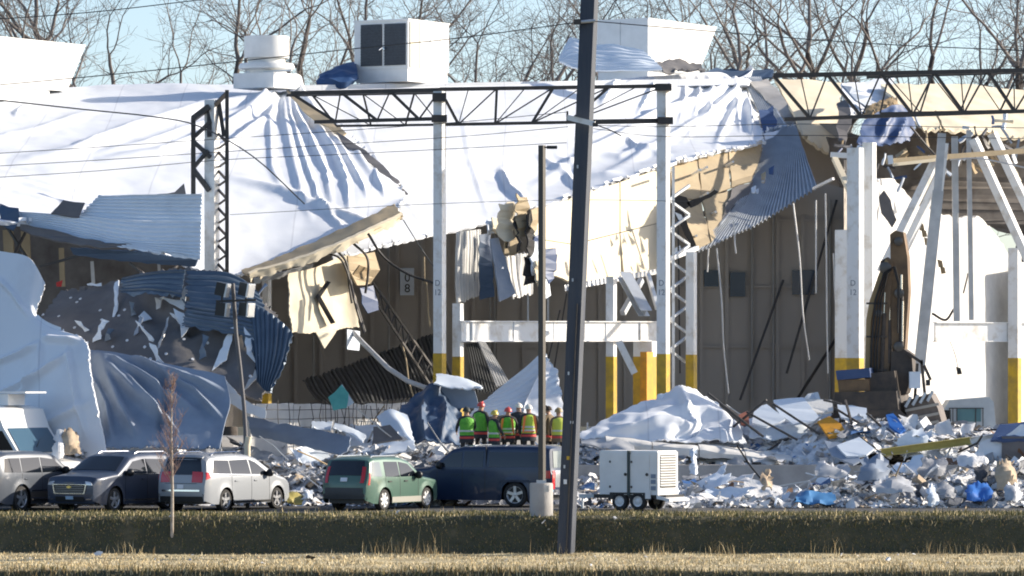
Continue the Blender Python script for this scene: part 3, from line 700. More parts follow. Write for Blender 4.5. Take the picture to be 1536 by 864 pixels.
patch('roof_slab', [[(1325, 126, 206), (1430, 126, 210), (1530, 135, 213), (1600, 138, 215)], [(1350, 160, 200), (1435, 163, 203), (1530, 172, 206), (1600, 175, 208)], [(1385, 192, 195), (1440, 196, 197), (1530, 205, 200), (1600, 205, 202)]], cream, (50, 30), (), (.10, .6), .12, wh, {'b': 4, 'l': 4}, seed=11)
patch('roof_insulation', [[(1290, 168, 199), (1320, 152, 200), (1345, 146, 201)], [(1300, 176, 198), (1325, 160, 199), (1348, 156, 200)]], brown_ins, (30, 8), (), (.12, 2), .12, wh, {'t': 2, 'b': 2}, seed=3)
navy = patch('navy_sheet', [[(1297, 180, 193), (1320, 166, 194), (1345, 156, 195), (1366, 164, 196)], [(1290, 200, 192), (1320, 192, 193), (1345, 185, 194), (1373, 190, 195)], [(1287, 217, 191), (1315, 221, 192), (1345, 214, 193), (1362, 210, 194)]], navy_tarp, (30, 24), [([(1345, 160), (1325, 190), (1320, 215)], 5, .25), ([(1360, 170), (1345, 200), (1340, 215)], 4, .2)], (.15, .8), .05, wh, {'b': 2.5, 'r': 2, 'l': 2}, seed=3)
shard('grey_flap', [(1264, 128, 200), (1278, 130, 200), (1308, 145, 201), (1302, 162, 200), (1284, 150, 199)], grey_tarp, .08, wh, 2)
shard('grey_flap', [(1255, 155, 198), (1270, 148, 198), (1278, 175, 197), (1268, 215, 195), (1258, 210, 195)], tan_dark, .08, wh, 3)
r3 = random.Random(12)
for k in range(70):                      # splintered boards under the broken right roof edge
    u = r3.uniform(1255, 1536); v = r3.uniform(178, 262) if u > 1370 else r3.uniform(215, 285)
    s = r3.uniform(5, 16); a = r3.uniform(0, 3.14); y = r3.uniform(186, 198)
    ca, sa = math.cos(a) * s, math.sin(a) * s; w = r3.uniform(1.5, 5)
    shard('splinter', [(u - ca, v - sa, y), (u + ca, v + sa, y + r3.uniform(-.5, .5)), (u + ca - sa / s * w, v + sa + ca / s * w, y), (u - ca - sa / s * w * .6, v - sa + ca / s * w, y)], r3.choice([tan, cream, galv, tan_dark, navy_tarp, steel_dark, white_metal, brown_ins, grey_tarp]), .06, wh, 1.2, seed=k, step=6)

# ---- open-web joists on the posts (chords and webs each a piece)
def joist(p0, p1, q0, q1, nseg, parent=wh, r=.075, vert=False, phase=0, mat=steel_dark, name='joist'):
    """p0-p1 top chord, q0-q1 bottom chord"""
    top = MB().bar(p0, p1, r * 1.9, r * 1.9).build(name, mat, parent)
    MB().bar(q0, q1, r * 1.6, r * 1.6).build('bottom_chord', mat, top)
    for k in range(nseg):
        a = (k + .0) / nseg; b = (k + .5) / nseg; c = (k + 1) / nseg
        T = lambda t: Vector(p0).lerp(Vector(p1), t); Bm = lambda t: Vector(q0).lerp(Vector(q1), t)
        if phase: T, Bm = Bm, T
        MB().bar(T(a), Bm(b), r * 1.3, r * 1.3).build('web', mat, top)
        MB().bar(Bm(b), T(c), r * .7, r * .7).build('web', mat, top)
        if vert: MB().bar(T((a + c) / 2), Bm((a + c) / 2), r * .5, r * .5).build('web', mat, top)
    return top
joist(P(437, 140, 169), P(660, 135, 168), P(472, 183, 169), P(660, 178, 168), 3, r=.08)
joist(P(430, 143, 173), P(660, 139, 172), P(505, 189, 173), P(660, 187, 172), 3, r=.055, phase=1)
joist(P(660, 134, 168), P(998, 129, 170), P(660, 187, 168), P(880, 183, 169.3), 4, r=.07, vert=True)
MB().bar(P(880, 183, 169.3), P(1002, 181, 170), .17, .17).build('joist', steel_dark, wh)
joist(P(1160, 113.5, 172), P(1560, 105, 174), P(1176, 179, 172), P(1560, 166, 174), 5, r=.085, vert=True)
joist(P(1300, 116, 180), P(1560, 108, 181), P(1320, 170, 180), P(1560, 165, 181), 4, r=.05, phase=1)
# end bracket on the left post
lb = MB().bar(P(290, 176, 166), P(290, 292, 166), .16, .16).build('joist_end', steel_dark, wh)
for a, b, w in (((290, 178), (314, 160), .2), ((292, 205), (316, 182), .12), ((290, 212), (316, 236), .14), ((290, 252), (312, 226), .12), ((290, 254), (314, 286), .16), ((340, 140), (322, 158), .14), ((314, 152), (314, 205), .16), ((328, 152), (336, 205), .14)):
    MB().bar(P(*a, 166), P(*b, 165.8), w, w).build('web', steel_dark, lb)
lb2 = MB().bar(P(340.5, 135, 165.5), P(340.5, 412, 165.5), .13, .13).build('joist_end', steel_dark, wh)
for v in range(200, 400, 28):
    MB().bar(P(327, v, 166), P(340, v + 14, 165.5), .07, .07).build('web', steel_dark, lb2); MB().bar(P(340, v + 14, 165.5), P(329, v + 22, 166), .06, .06).build('web', steel_dark, lb2)
MB().box(P(659, 146, 167.8), (.5, .4, .3)).build('bearing_plate', steel_dark, wh); MB().box(P(659, 178, 167.8), (.55, .4, .25)).build('bearing_plate', steel_dark, wh)
MB().box(P(995, 131, 169.8), (.6, .4, .25)).build('bearing_plate', steel_dark, wh); MB().box(P(998, 181, 169.8), (.55, .4, .25)).build('bearing_plate', steel_dark, wh)

# ---- left end: corrugated panels and wall that fell outwards
patch('metal_panel', [[(150, 295, 166), (225, 292, 164.8), (303, 291, 163.6)], [(135, 310, 166), (220, 311, 164.8), (303, 312, 163.6)], [(118, 326, 166), (215, 331, 164.7), (303, 332, 163.4)]], white_metal, (30, 60), (), (.04, .6), .04, wh, {'l': 1.5, 'r': .8}, (7, .06, 'v'), seed=1)
patch('metal_panel', [[(26, 318, 166.8), (120, 324, 165.6), (210, 332, 164.4), (303, 333, 163.2)], [(28, 328, 166.7), (120, 345, 165.4), (205, 362, 164.1), (302, 364, 162.9)], [(32, 336, 166.6), (120, 360, 165.2), (200, 374, 163.9), (301, 389, 162.7)]], white_metal, (40, 80), (), (.05, .6), .04, wh, {'b': 1.5, 'l': 1.5}, (9, .06, 'v'), seed=2)
shard('torn_lip', [(30, 336, 166), (100, 350, 165.2), (160, 365, 164.5), (205, 366, 164), (206, 372, 164), (150, 372, 164.3), (90, 362, 165), (30, 344, 166)], tan_dark, .1, wh, 2)
shard('underside', [(105, 372, 165.5), (200, 376, 164.8), (296, 390, 163.8), (292, 400, 164), (180, 392, 165), (110, 382, 165.6)], M('dark_blue_sheet', (.05, .09, .16)), .1, wh, 1)
shard('dark_flap', [(76, 320, 165.8), (95, 300, 166), (127, 304, 165.8), (118, 326, 165.5)], tan_dark, .06, wh, 1)
shard('dark_flap', [(230, 292, 166), (262, 288, 166), (276, 275, 166), (279, 292, 166)], tan_dark, .06, wh, 1)
shard('dark_flap', [(0, 305, 166.5), (28, 312, 166.3), (30, 330, 166.2), (20, 345, 166), (0, 335, 166)], M('dark_blue_sheet', (.05, .09, .16)), .1, wh, 2)
mk('shade_backing', [P(-60, 640, 176), P(330, 640, 176), P(330, 340, 176), P(-60, 330, 176)], [(0, 1, 2, 3)], M('shade_brown', (.10, .085, .075)), wh)  # dark backing plane, the unlit interior is put into its colour
for u, v0, v1, w in ((92, 372, 430, .18), (38, 345, 400, .3), (12, 345, 385, .35), (138, 392, 425, .12), (238, 395, 418, .1)):
    strut(u, v0, 170, u + 2, v1, 170, w, w, tan if u < 100 else galv_lt, 'stud')
shard('red_rag', [(84, 424, 168), (94, 420, 168), (92, 430, 168), (85, 430, 168)], M('red_paint', (.5, .02, .02)), .05, wh, 1)
for a, b in (((10, 340), (62, 420)), ((40, 345), (20, 385)), ((60, 400), (130, 380)), ((195, 395), (215, 410)), ((270, 395), (250, 412))):
    strut(*a, 168, *b, 167, .08, .08, steel_dark, 'broken_rod')
fallen = patch('fallen_wall', [[(92, 438, 166), (135, 432, 165), (190, 418, 164), (250, 406, 163), (300, 406, 162.5), (345, 412, 162.3), (385, 442, 162)],
                      [(66, 468, 164.5), (130, 462, 163.5), (190, 458, 162.5), (255, 452, 161.8), (310, 462, 161.2), (368, 470, 161), (425, 490, 161)],
                      [(58, 492, 163), (125, 500, 162), (190, 505, 161), (260, 508, 160.3), (315, 520, 160), (365, 530, 159.6), (415, 545, 159.4)],
                      [(74, 512, 162), (130, 530, 161), (190, 540, 160), (255, 552, 159.3), (310, 566, 158.9), (350, 585, 158.6), (392, 598, 158.4)]], tan_dark, (90, 60), [([(190, 425), (230, 470), (265, 470), (280, 430)], 14, -.35), ([(270, 480), (285, 495), (320, 480)], 8, -.3)], (.12, .7), .12, wh, {'t': 4, 'l': 3, 'b': 2.5, 'r': 4}, seed=14)
fs_ = M('fastener_pale', (.72, .74, .78), rough=.4)
fr = random.Random(5)
for u, v in ((106, 447), (114, 453), (120, 448), (150, 466), (152, 480), (186, 466), (177, 474), (170, 521), (219, 521), (250, 531), (228, 538), (210, 538), (310, 516), (150, 504), (114, 492), (64, 472), (298, 432), (245, 430), (214, 491), (275, 510), (330, 545), (360, 500), (290, 540), (190, 512), (130, 515), (320, 490), (344, 520), (374, 565), (90, 475), (75, 495)):
    c, n_ = on_patch(fallen, u, v)
    MB().lathe([(.001, .03), (.055, .03), (.055, -.02)], c, n_, 8).build('fastener', fs_, fallen)
patch('metal_panel', [[(280, 408, 161.9), (345, 412, 161.6), (385, 440, 161.4)], [(282, 455, 160.6), (345, 462, 160.3), (400, 478, 160.3)], [(272, 488, 159.8), (340, 500, 159.6), (395, 508, 159.6)]], M('blue_grey_deck', (.11, .15, .20), (.085, .12, .165), 1.5, .4, .3), (20, 70), (), (.06, .6), .03, wh, {'l': 4, 'b': 3, 'r': 2}, (12, .05, 'v'), seed=4)
patch('metal_panel', [[(372, 455, 160.6), (405, 470, 159.9), (440, 500, 159.2)], [(378, 510, 159.6), (405, 520, 159.0), (428, 545, 158.5)], [(385, 572, 158.3), (396, 585, 158.0), (406, 590, 157.8)]], MATS['blue_grey_deck'], (50, 20), (), (.05, .6), .03, wh, {'r': 2, 'l': 3}, (9, .06, 'u'), seed=5)
patch('metal_panel', [[(180, 418, 162.4), (225, 410, 161.9), (278, 406, 161.6)], [(185, 440, 161.8), (228, 440, 161.2), (272, 448, 160.9)]], MATS['blue_grey_deck'], (20, 24), (), (.05, .6), .03, wh, {'l': 4, 'b': 4}, (5, .05, 'v'), seed=6)
for k, pts in enumerate(([(172, 424), (178, 420), (177, 455), (170, 480), (168, 478), (171, 450)], [(232, 446), (246, 444), (240, 462), (234, 464)], [(240, 446), (270, 450), (276, 430), (283, 430), (276, 465), (262, 458)], [(260, 462), (276, 470), (284, 490), (272, 506), (270, 486)], [(250, 478), (254, 474), (252, 488), (240, 520), (236, 524), (244, 498)], [(345, 492), (352, 490), (340, 540), (318, 556), (334, 520)], [(366, 490), (388, 520), (384, 545), (370, 530)], [(388, 530), (394, 522), (392, 560), (366, 585), (382, 555)], [(208, 474), (216, 466), (228, 478), (214, 482)], [(130, 426), (152, 424), (152, 429), (131, 428)], [(196, 385 + 45), (205, 420), (200, 440)], [(336, 566), (356, 590), (376, 605), (398, 612), (398, 628), (372, 620), (345, 605), (338, 590)])):
    q = [on_patch(fallen, u, v)[0].y for u, v in pts]; yy = sum(q) / len(q) - .5
    shard('torn_strip', [(u, v, y * .5 + yy * .5 - .2) for (u, v), y in zip(pts, q)], [white_metal, galv_lt, white_metal][k % 3] if k < 11 else membrane, .03, wh, 1.6, seed=k, step=7)
patch('roof_membrane', [[(-40, 372, 163.5), (10, 378, 162), (45, 388, 161), (68, 425, 160.6)], [(-40, 440, 162.8), (10, 445, 161.2), (40, 455, 160.4), (58, 480, 160)], [(-40, 510, 162), (15, 508, 160.4), (60, 506, 159.2), (126, 510, 158)], [(-40, 590, 161.2), (25, 585, 159.4), (80, 570, 158), (136, 566, 157)], [(-40, 690, 160), (30, 690, 158.2), (90, 688, 157), (160, 684, 156)]], membrane, (120, 150), [([(-10, 410), (20, 440), (46, 480)], 4, .12), ([(-20, 600), (50, 570), (110, 525)], 4, .25), ([(-30, 650), (20, 600), (70, 560)], 5, .12), ([(-20, 550), (30, 530), (62, 512)], 4, .2), ([(20, 670), (90, 625), (140, 600)], 6, .15), ([(60, 508), (62, 550), (30, 600)], 4, .18), ([(100, 515), (112, 580), (130, 660)], 4, .18), ([(60, 506), (90, 510), (124, 512)], 5, .25)], (.05, .5), .06, wh, {'r': 1.5}, seed=21)
patch('grey_tarp', [[(128, 525, 160), (200, 535, 159.5), (270, 548, 158.6), (338, 566, 157.8)], [(136, 570, 158.6), (205, 575, 158.2), (275, 590, 157.6), (345, 604, 157)], [(146, 615, 157.4), (210, 620, 157), (280, 632, 156.6), (335, 640, 156.2)], [(158, 672, 156.2), (215, 672, 156), (280, 672, 155.7), (330, 672, 155.4)]], grey_tarp, (100, 80), [([(140, 530), (200, 590), (260, 640)], 7, .35), ([(140, 530), (210, 565), (300, 620)], 6, .35), ([(145, 535), (180, 610), (210, 660)], 7, .3), ([(150, 530), (260, 560), (340, 590)], 6, .3), ([(170, 545), (230, 610), (270, 650)], 4, .25), ([(200, 540), (290, 585), (335, 630)], 4, .22), ([(135, 560), (160, 610), (170, 665)], 4, .22), ([(240, 555), (250, 600), (235, 660)], 5, -.25)], (.10, .5), .05, wh, {'b': 2}, seed=22)

# more torn layers on the fallen wall
tr_ = random.Random(44)
for k in range(17):
    u, v = tr_.uniform(90, 400), tr_.uniform(425, 560)
    if v > 520 + (u - 100) * .2 or v < 440 - (u - 90) * .15: continue
    y = on_patch(fallen, u, v)[0].y - .35; s_ = tr_.uniform(9, 24); a_ = tr_.uniform(.6, 2.2)
    ca, sa = math.cos(a_) * s_, math.sin(a_) * s_; w_ = tr_.uniform(4, 11)
    shard('torn_layer', [(u - ca, v - sa, y), (u + ca * .9, v + sa, y - .15), (u + ca * .6 + w_, v + sa * .7, y - .3), (u + w_ * .5, v, y - .2), (u - ca + w_, v - sa * .8, y - .1)], tr_.choice([white_metal, galv_lt, MATS['blue_grey_deck'], grey_tarp, galv_lt]), .03, wh, 2.0, seed=k, step=6)
# ---- cables and rods hanging inside the hall
def sag(a, b, s, n=10):
    a, b = Vector(a), Vector(b)
    return [a.lerp(b, i / n) - Vector((0, 0, s * 4 * (i / n) * (1 - i / n))) for i in range(n + 1)]
def cable(pts, r=.03, mat=cable_black, name='hanging_cable', Y=172):
    q = [Vector((*p[:2], p[2] if len(p) > 2 else Y)) for p in pts]; k = len(q) - 1
    out = [P(*cr(q, i / 24 * k)) for i in range(25)] if k > 1 else [P(*v) for v in q]
    return MB().tube(out, r, 6).build(name, mat, wh, smooth=60)
cable([(505, 375), (520, 395), (524, 430), (528, 455)], .05, Y=169.5); cable([(530, 365), (550, 385), (552, 410), (548, 440)], .05, Y=170)
cable([(552, 350), (575, 385), (610, 410), (655, 426)], .05, Y=169); cable([(480, 378), (512, 390), (530, 440), (548, 498)], .04, Y=169.3)
cable([(605, 330), (630, 370), (656, 408)], .02, wire_grey, Y=169); cable([(525, 420), (534, 460), (546, 500)], .05, steel_dark, Y=169.2)
MB().tube([P(529, 498, 171), P(545, 515, 170.5), (P(582, 552, 170)), P(612, 572, 169.5), P(648, 585, 169)], .09, 8).build('bent_pipe', galv_lt, wh, smooth=50)
lat = MB().bar(P(560, 425, 173), P(655, 560, 176), .08, .08).build('fallen_joist', steel_dark, wh)
MB().bar(P(562, 450, 173), P(650, 585, 176), .08, .08).build('bottom_chord', steel_dark, lat)
for k in range(9):
    t0, t1 = k / 9, (k + 1) / 9
    a = P(560, 425, 173).lerp(P(655, 560, 176), t0); b = P(562, 450, 173).lerp(P(650, 585, 176), (t0 + t1) / 2); c = P(560, 425, 173).lerp(P(655, 560, 176), t1)
    MB().bar(a, b, .05, .05).build('web', steel_dark, lat); MB().bar(b, c, .05, .05).build('web', steel_dark, lat)
for u, v0, v1, d in ((639, 420, 490, 6), (636, 385, 425, 1), (1075, 372, 590, 18), (1190, 305, 540, 24), (1224, 300, 440, 0), (1238, 290, 560, 4), (1250, 380, 450, 3), (1063, 372, 408, -2), (1436, 320, 335, 0), (600, 505, 600, 22), (1100, 330, 380, 4)):
    cable([(u, v0), (u + d * .4, v0 + (v1 - v0) * .35), (u + d * .6, v0 + (v1 - v0) * .7), (u + d, v1)], .03, galv_lt if u > 1000 else tan, 'hanging_rod', 178)
for u, v0, v1, d in ((840, 465, 570, -25), (850, 440, 560, -20), (792, 440, 512, 0), (822, 440, 500, 0), (868, 430, 500, 2)):
    strut(u, v0, 178, u + d, v1, 178, .06, .06, galv_lt if d == 0 else steel_dark, 'hanging_rod')
for (a, b) in (((1255, 300), (1180, 560)), ((1310, 420), (1195, 600)), ((1175, 420), (1110, 600))): strut(*a, 198, *b, 197, .1, .1, steel_dark, 'wall_brace')
cable([(1398, 470), (1418, 480), (1430, 465), (1438, 455)], .05, steel_dark, Y=185); cable([(1420, 500), (1432, 530), (1437, 552)], .015, wire_grey, Y=187)
cable([(1445, 440), (1450, 420), (1452, 410)], .03, steel_dark, Y=185)
cable([(1425, 240), (1470, 238), (1540, 252)], .03, galv_lt, Y=182); cable([(1366, 190), (1400, 230), (1420, 245)], .05, steel_dark, Y=188)
# fallen corrugated deck on the hall floor
deckd = M('dark_deck', (.10, .105, .11), (.075, .08, .085), 1.5, .5, .2)
patch('fallen_deck', [[(455, 572, 186), (560, 535, 190), (656, 500, 193)], [(470, 596, 184), (580, 570, 187), (670, 545, 190)], [(490, 612, 182), (590, 602, 184), (690, 590, 186)]], deckd, (150, 20), (), (.05, .5), .03, wh, {'t': 2}, (34, .08, 'u'))
patch('fallen_deck', [[(698, 518, 186), (728, 512, 187)], [(712, 590, 183), (756, 588, 184)]], deckd, (60, 12), (), (.03, .5), .03, wh, None, (10, .08, 'u'))
patch('fallen_deck', [[(716, 512, 182), (726, 512, 182.5)], [(730, 545, 181), (748, 548, 181.5)], [(744, 580, 180), (764, 576, 180.5)]], galv_lt, (30, 16), (), (.03, .5), .03, wh, None, (5, .06, 'u'))
shard('door_slab', [(470, 605, 192), (560, 600, 192), (560, 616, 192), (470, 616, 192)], dark, .2, wh)

# ================================================================== ROOFTOP UNITS
unit_white = M('unit_white', (.80, .80, .78), (.72, .72, .70), 1.5, .4)
grille_m = M('unit_grille', (.045, .055, .07), (.03, .035, .045), 12, .5)
unit_tan = M('unit_tan', (.62, .57, .45), rough=.5)
def unit_rot(): return Matrix.Rotation(COLROT, 3, 'Z')
Rz = unit_rot()
def local_thing(name, label, cat, base, rz=COLROT, group=None): return thing(name, label, cat, base, rz, group)
# big cooling unit: 532-683 wide, left face 532-614 shaded, right face 614-683 lit
Yc = 200; b = P(612, 118, Yc); sc_ = FPX / Yc
fx, fy = 82 / sc_ / math.cos(-COLROT), 70 / sc_ / math.sin(-COLROT)
fy = min(fy, 3.4)
ac = local_thing('cooling_unit', 'large boxy cooling unit with dark grilles on the roof ridge', 'cooling unit', (b.x, b.y, b.z - .1))
Hh = 92 / sc_
MB().box((-fx / 2, fy / 2, .3), (fx - .1, fy - .1, .6)).build('curb', unit_white, ac, False)
MB().box((-fx / 2, fy / 2, .55 + (Hh - .55) / 2), (fx, fy, Hh - .55)).build('casing', unit_white, ac, False)
for k in range(2):
    w = fx * .39; x = -fx * .94 + fx * .07 + k * (w + fx * .05) + w / 2
    g = MB().box((x, -.02, .55 + (Hh - .55) * .5), (w, .06, (Hh - .55) * .86)).build('grille', grille_m, ac, False)
    mb = MB()
    for j in range(14): mb.box((x, -.055, .72 + j * (Hh - .95) / 14), (w, .03, .035))
    mb.build('louvre', grille_m, g, False)
for k, (y0, w, m) in enumerate(((.12, .75, unit_tan), (.95, .75, unit_white), (1.8, .75, unit_white), (2.6, .7, unit_white))):
    MB().box((.02, y0 + w / 2, .55 + (Hh - .55) / 2), (.05, w, (Hh - .55) * .94)).build('door', m, ac, False)
MB().box((-fx / 2, fy / 2, Hh + .02), (fx + .08, fy + .08, .06)).build('lid', unit_white, ac, False)
MB().tube([(-fx * .5, -.15, Hh * .52), (-fx * .44, -.12, Hh * .56), (-fx * .4, -.15, Hh * .52)], .04, 6).build('handle', chrome, ac, False)
# round vent
Yv = 193.5; b = P(400, 126, Yv); s = Yv / FPX
vt = thing('roof_vent', 'white round exhaust vent on the roof ridge', 'roof vent', (b.x, b.y, b.z - .25))
MB().lathe([(.001, 2.2), (34 * s, 2.2), (34 * s, 2.15), (34 * s, 1.35), (33 * s, 1.3)], (0, 0, 0), (0, 0, 1), 28).build('cap', unit_white, vt, False, smooth=40)
MB().lathe([(28 * s, 1.32), (28 * s, 1.1), (40 * s, 1.08), (42 * s, .98), (42 * s, .86), (30 * s, .8), (30 * s, .6)], (0, 0, 0), (0, 0, 1), 28).build('collar', unit_white, vt, False, smooth=40)
MB().box((0, 0, .35), (72 * s, 72 * s, .62), rot=Rz).build('curb', unit_white, vt, False)
MB().box((.1, -.9, .72), (84 * s, .05, .06), rot=Rz).build('rail', galv, vt, False)
# white hoods (far left and right)
def hood(name, label, u0, u1, ut, vtop, vbot, Y, left_face):
    b = P(u0, vbot, Y); s = Y / FPX
    t = thing(name, label, 'roof hood', (b.x, b.y, b.z))
    c30, s30 = math.cos(-COLROT), math.sin(-COLROT)
    h = (vbot - vtop) * s; L = (u1 - u0) * s; Lt = (ut - u0) * s
    d = Vector((math.cos(math.radians(57)), math.sin(math.radians(57)), 0))       # sunlit face runs right and away
    e = Vector((-d.y, d.x, 0))
    k = 1 / d.x
    F = [Vector((0, 0, 0)), d * L * k, d * Lt * k + Vector((0, 0, h * .98)), Vector((0, 0, h))]
    wl = max(left_face * s / abs(e.x), 1.5)
    mb = MB(); mb.prism(F, e * wl); o = fix_normals(mb.build('hood_shell', unit_white, t, False))
    MB().bar(F[3] + e * wl * .5 + Vector((0, 0, .02)), F[2] + e * wl * .5 + Vector((0, 0, .02)), wl * 1.02, .05).build('cap_flashing', unit_white, t, False)
    MB().bar(e * wl * .5 - e * .004, e * wl * .5 - e * .004 + Vector((0, 0, h * .97)), .04, .03).build('seam', galv_lt, t, False)
    mb = MB().box(d * L * k * .45 + e * wl * .5 - Vector((0, 0, .3)), (L * k * .8, wl * .9, .6), rot=Matrix.Rotation(math.radians(57), 3, 'Z')); mb.build('curb', unit_white, t, False)
    return t
hood('roof_hood', 'big white sloping hood cut off by the left edge', -60, 80, 105, 50, 124, 188, 60)
hood('roof_hood', 'white sloping hood with shaded left side near the torn roof end', 972, 1052, 1082, 28, 104, 212, 82)
# crumpled sheets at its foot, navy bag
o = patch('crumpled_sheet', [[(840, 85, 206), (858, 58, 206.5), (880, 68, 206), (920, 70, 205.5), (965, 78, 205)], [(840, 95, 205), (860, 88, 205), (890, 92, 204.5), (940, 92, 204), (985, 98, 204)], [(850, 100, 204.4), (870, 106, 204), (900, 108, 203.5), (950, 108, 203), (994, 106, 203)]], white_metal, (30, 70), (), (.12, .6), .04, None, {'t': 1.5}, (8, .07, 'v'), seed=1)
tag(o, 'crumpled corrugated sheet leaning on the right white roof hood', 'metal sheet')
o = patch('navy_bundle', [[(478, 112, 201), (500, 100, 202), (520, 92, 202), (534, 92, 202)], [(480, 116, 200), (505, 110, 200), (522, 108, 200), (536, 106, 200)], [(474, 120, 199.5), (500, 120, 199), (520, 120, 199), (536, 119, 199.5)]], M('navy_bag', (.02, .06, .16), (.03, .08, .2), 2, .5), (20, 16), (), (.2, .8), .3, None, None, seed=3)
tag(o, 'crumpled navy blue bundle left of the cooling unit', 'bundle')
o = patch('roof_scrap', [[(975, 92, 209), (1000, 93, 210), (1050, 96, 211)], [(985, 104, 207), (1010, 106, 208), (1058, 106, 209)]], tan_dark, (20, 10), (), (.15, 1), .06, None, {'t': 3, 'b': 2}, seed=5)
tag(o, 'dark torn scrap under the right white roof hood', 'scrap')

# ================================================================== POLES AND WIRES
pole_m = M('weathered_pole', (.035, .045, .07), (.06, .068, .085), 1.5, .6, bump=.25, bscale=6, stretch=(3, 3, .3))
base = P(848, 829, 143.4)
pl = thing('utility_pole', 'tall dark square utility pole leaning right in front of everything', 'utility pole', (base.x, base.y, base.z))
topp = P(887, -60, 143.4)
MB().bar(base - Vector((0, 0, .4)), topp, .44, .40, roll=math.radians(-19)).build('shaft', pole_m, pl)
br = MB().box(P(866, 33, 143.1), (.22, .2, .16)); br.build('bracket', steel_dark, pl)
MB().tube([P(861, 34, 143.1), P(868, 33, 143.1), P(893, 31, 143.1)], .05, 8).build('insulator', galv, pl, smooth=50)
MB().bar(P(851, 176, 143.0), P(892, 186, 142.8), .10, .16).build('crossarm', steel_white, pl)
MB().box(P(851, 174, 143.0), (.06, .1, .3)).build('bracket', steel_dark, pl); MB().box(P(893, 187, 142.8), (.16, .12, .12)).build('bracket', steel_dark, pl)
for v in (250, 420, 560, 700): MB().box(P(887 - (v + 60) * .0439 - 7, v, 143.12), (.05, .04, .1)).build('step_bolt', galv, pl)
cdt = [base.lerp(topp, t) + Vector((.02, -.27, 0)) for t in (.0, .1, .2, .3, .42)]
MB().tube(cdt, .025, 6).build('ground_wire', steel_dark, pl)
for k, t in enumerate((.12, .16, .22)): MB().box(base.lerp(topp, t) + Vector((-.1 + .06 * k, -.245, 0)), (.10, .02, .14 - .03 * k), rot=Matrix.Rotation(math.radians(-19), 3, 'Z')).build('tag', plate_mat if k != 1 else yellow, pl)
# slim light pole on its concrete foot
b = P(812, 778, 144.85)
lp = thing('lamp_post', 'slim dark lamp post on a round concrete foot', 'lamp post', (b.x, b.y, b.z))
MB().lathe([(.36, -1.2), (.36, 1.05), (.34, 1.1), (.001, 1.1)], b, (0, 0, 1), 24).build('foot', concrete, lp, smooth=40)
MB().box(Vector((b.x, b.y, b.z + 1.14)), (.3, .3, .1)).build('base_plate', galv, lp)
MB().box(Vector((b.x + .02, b.y, (b.z + 1.1 + YZ(218, 144.85)) / 2)), (.17, .17, YZ(218, 144.85) - b.z - 1.1), rot=Rz).build('shaft', M('bronze_pole', (.05, .045, .04), rough=.45), lp)
MB().box(P(828, 221, 144.3), (.32, .3, .09)).build('lamp_head', black, lp); MB().box(P(820, 221, 144.35), (.15, .06, .05)).build('arm', black, lp)
MB().box(P(820, 733, 143.95), (.14, .1, .2)).build('handhole_box', steel_white, lp)
# floodlight mast
b = P(371, 690, 152.5)
fm_ = thing('floodlight_mast', 'thin crooked mast with four square floodlights behind the minivan', 'floodlight mast', (b.x, b.y, .0))
MB().tube([Vector((b.x + .01, b.y, .02)), P(371, 690, 152.5), P(366, 610, 152.5), P(360, 550, 152.5), P(354, 500, 152.5), P(350, 440, 152.5), P(349, 425, 152.5)], .065, 8).build('shaft', M('mast_steel', (.10, .10, .11), rough=.5), fm_, smooth=50)
MB().bar(P(324, 452, 152.4), P(384, 450, 152.4), .07, .07).build('crossbar', steel_dark, fm_)
for u, v in ((333, 434), (333, 464), (369, 434), (369, 464)):
    Rf = Rz @ Matrix.Rotation(.25 if u < 350 else -.1, 3, 'Z') @ Matrix.Rotation(.22 if v < 450 else .12, 3, 'Y')
    h = MB().box(P(u, v, 152.3), (.34, .34, .42), rot=Rf).build('floodlight', black, fm_)
    MB().box(P(u, v, 152.3) + Rf @ Vector((.19, 0, 0)), (.05, .37, .45), rot=Rf).build('bezel', galv, h)
    MB().box(P(u, v, 152.3) + Rf @ Vector((.218, 0, 0)), (.02, .30, .38), rot=Rf).build('lens', galv_lt, h)
    MB().bar(P(u, v, 152.3), P(u, 451, 152.4), .05, .05).build('yoke', steel_dark, h)
MB().tube([P(373, 655, 152.4), P(371, 668, 152.4), P(371, 700, 152.4)], .10, 8).build('sleeve', cream, fm_, smooth=50)
# overhead wires
def wire(pts, label, r=.013, Y=143.2, s=.0):
    q = [Vector((u, v, Y)) for u, v in pts]; k = len(q) - 1
    out = [P(*cr(q, i / 20 * k)) for i in range(21)] if k > 1 else sag(P(*q[0]), P(*q[1]), s, 12)
    o = MB().tube(out, r, 5).build('overhead_wire', wire_grey); tag(o, label, 'wire', 'overhead wires')
wire([(-20, 30), (150, 17), (330, -4)], 'overhead wire crossing the top left corner of the sky', .016)
wire([(-20, 129), (155, 113), (310, 97), (560, 70), (680, 58), (862, 34)], 'overhead wire from the left edge to the bracket high on the leaning pole', .016)
wire([(893, 32), (1080, 48), (1300, 65), (1560, 77)], 'overhead wire from the leaning pole to the right over the tree tops', .016)
wire([(-20, 231), (140, 221), (290, 211), (500, 197), (690, 183), (852, 168)], 'uppermost of three thin wires crossing the left white roof', .011)
wire([(-20, 250), (150, 240), (330, 228), (500, 217), (700, 204), (852, 190)], 'middle of three thin wires crossing the left white roof', .011)
wire([(-20, 267), (150, 256), (330, 240), (500, 232), (700, 222), (850, 214)], 'lowest of three thin wires crossing the left white roof', .011)
wire([(893, 188), (1000, 190), (1200, 186), (1400, 190), (1560, 192)], 'upper thin wire from the crossarm to the right edge', .011)
wire([(890, 193), (1000, 205), (1200, 203), (1400, 206), (1560, 208)], 'lower thin wire from the crossarm to the right edge', .011)
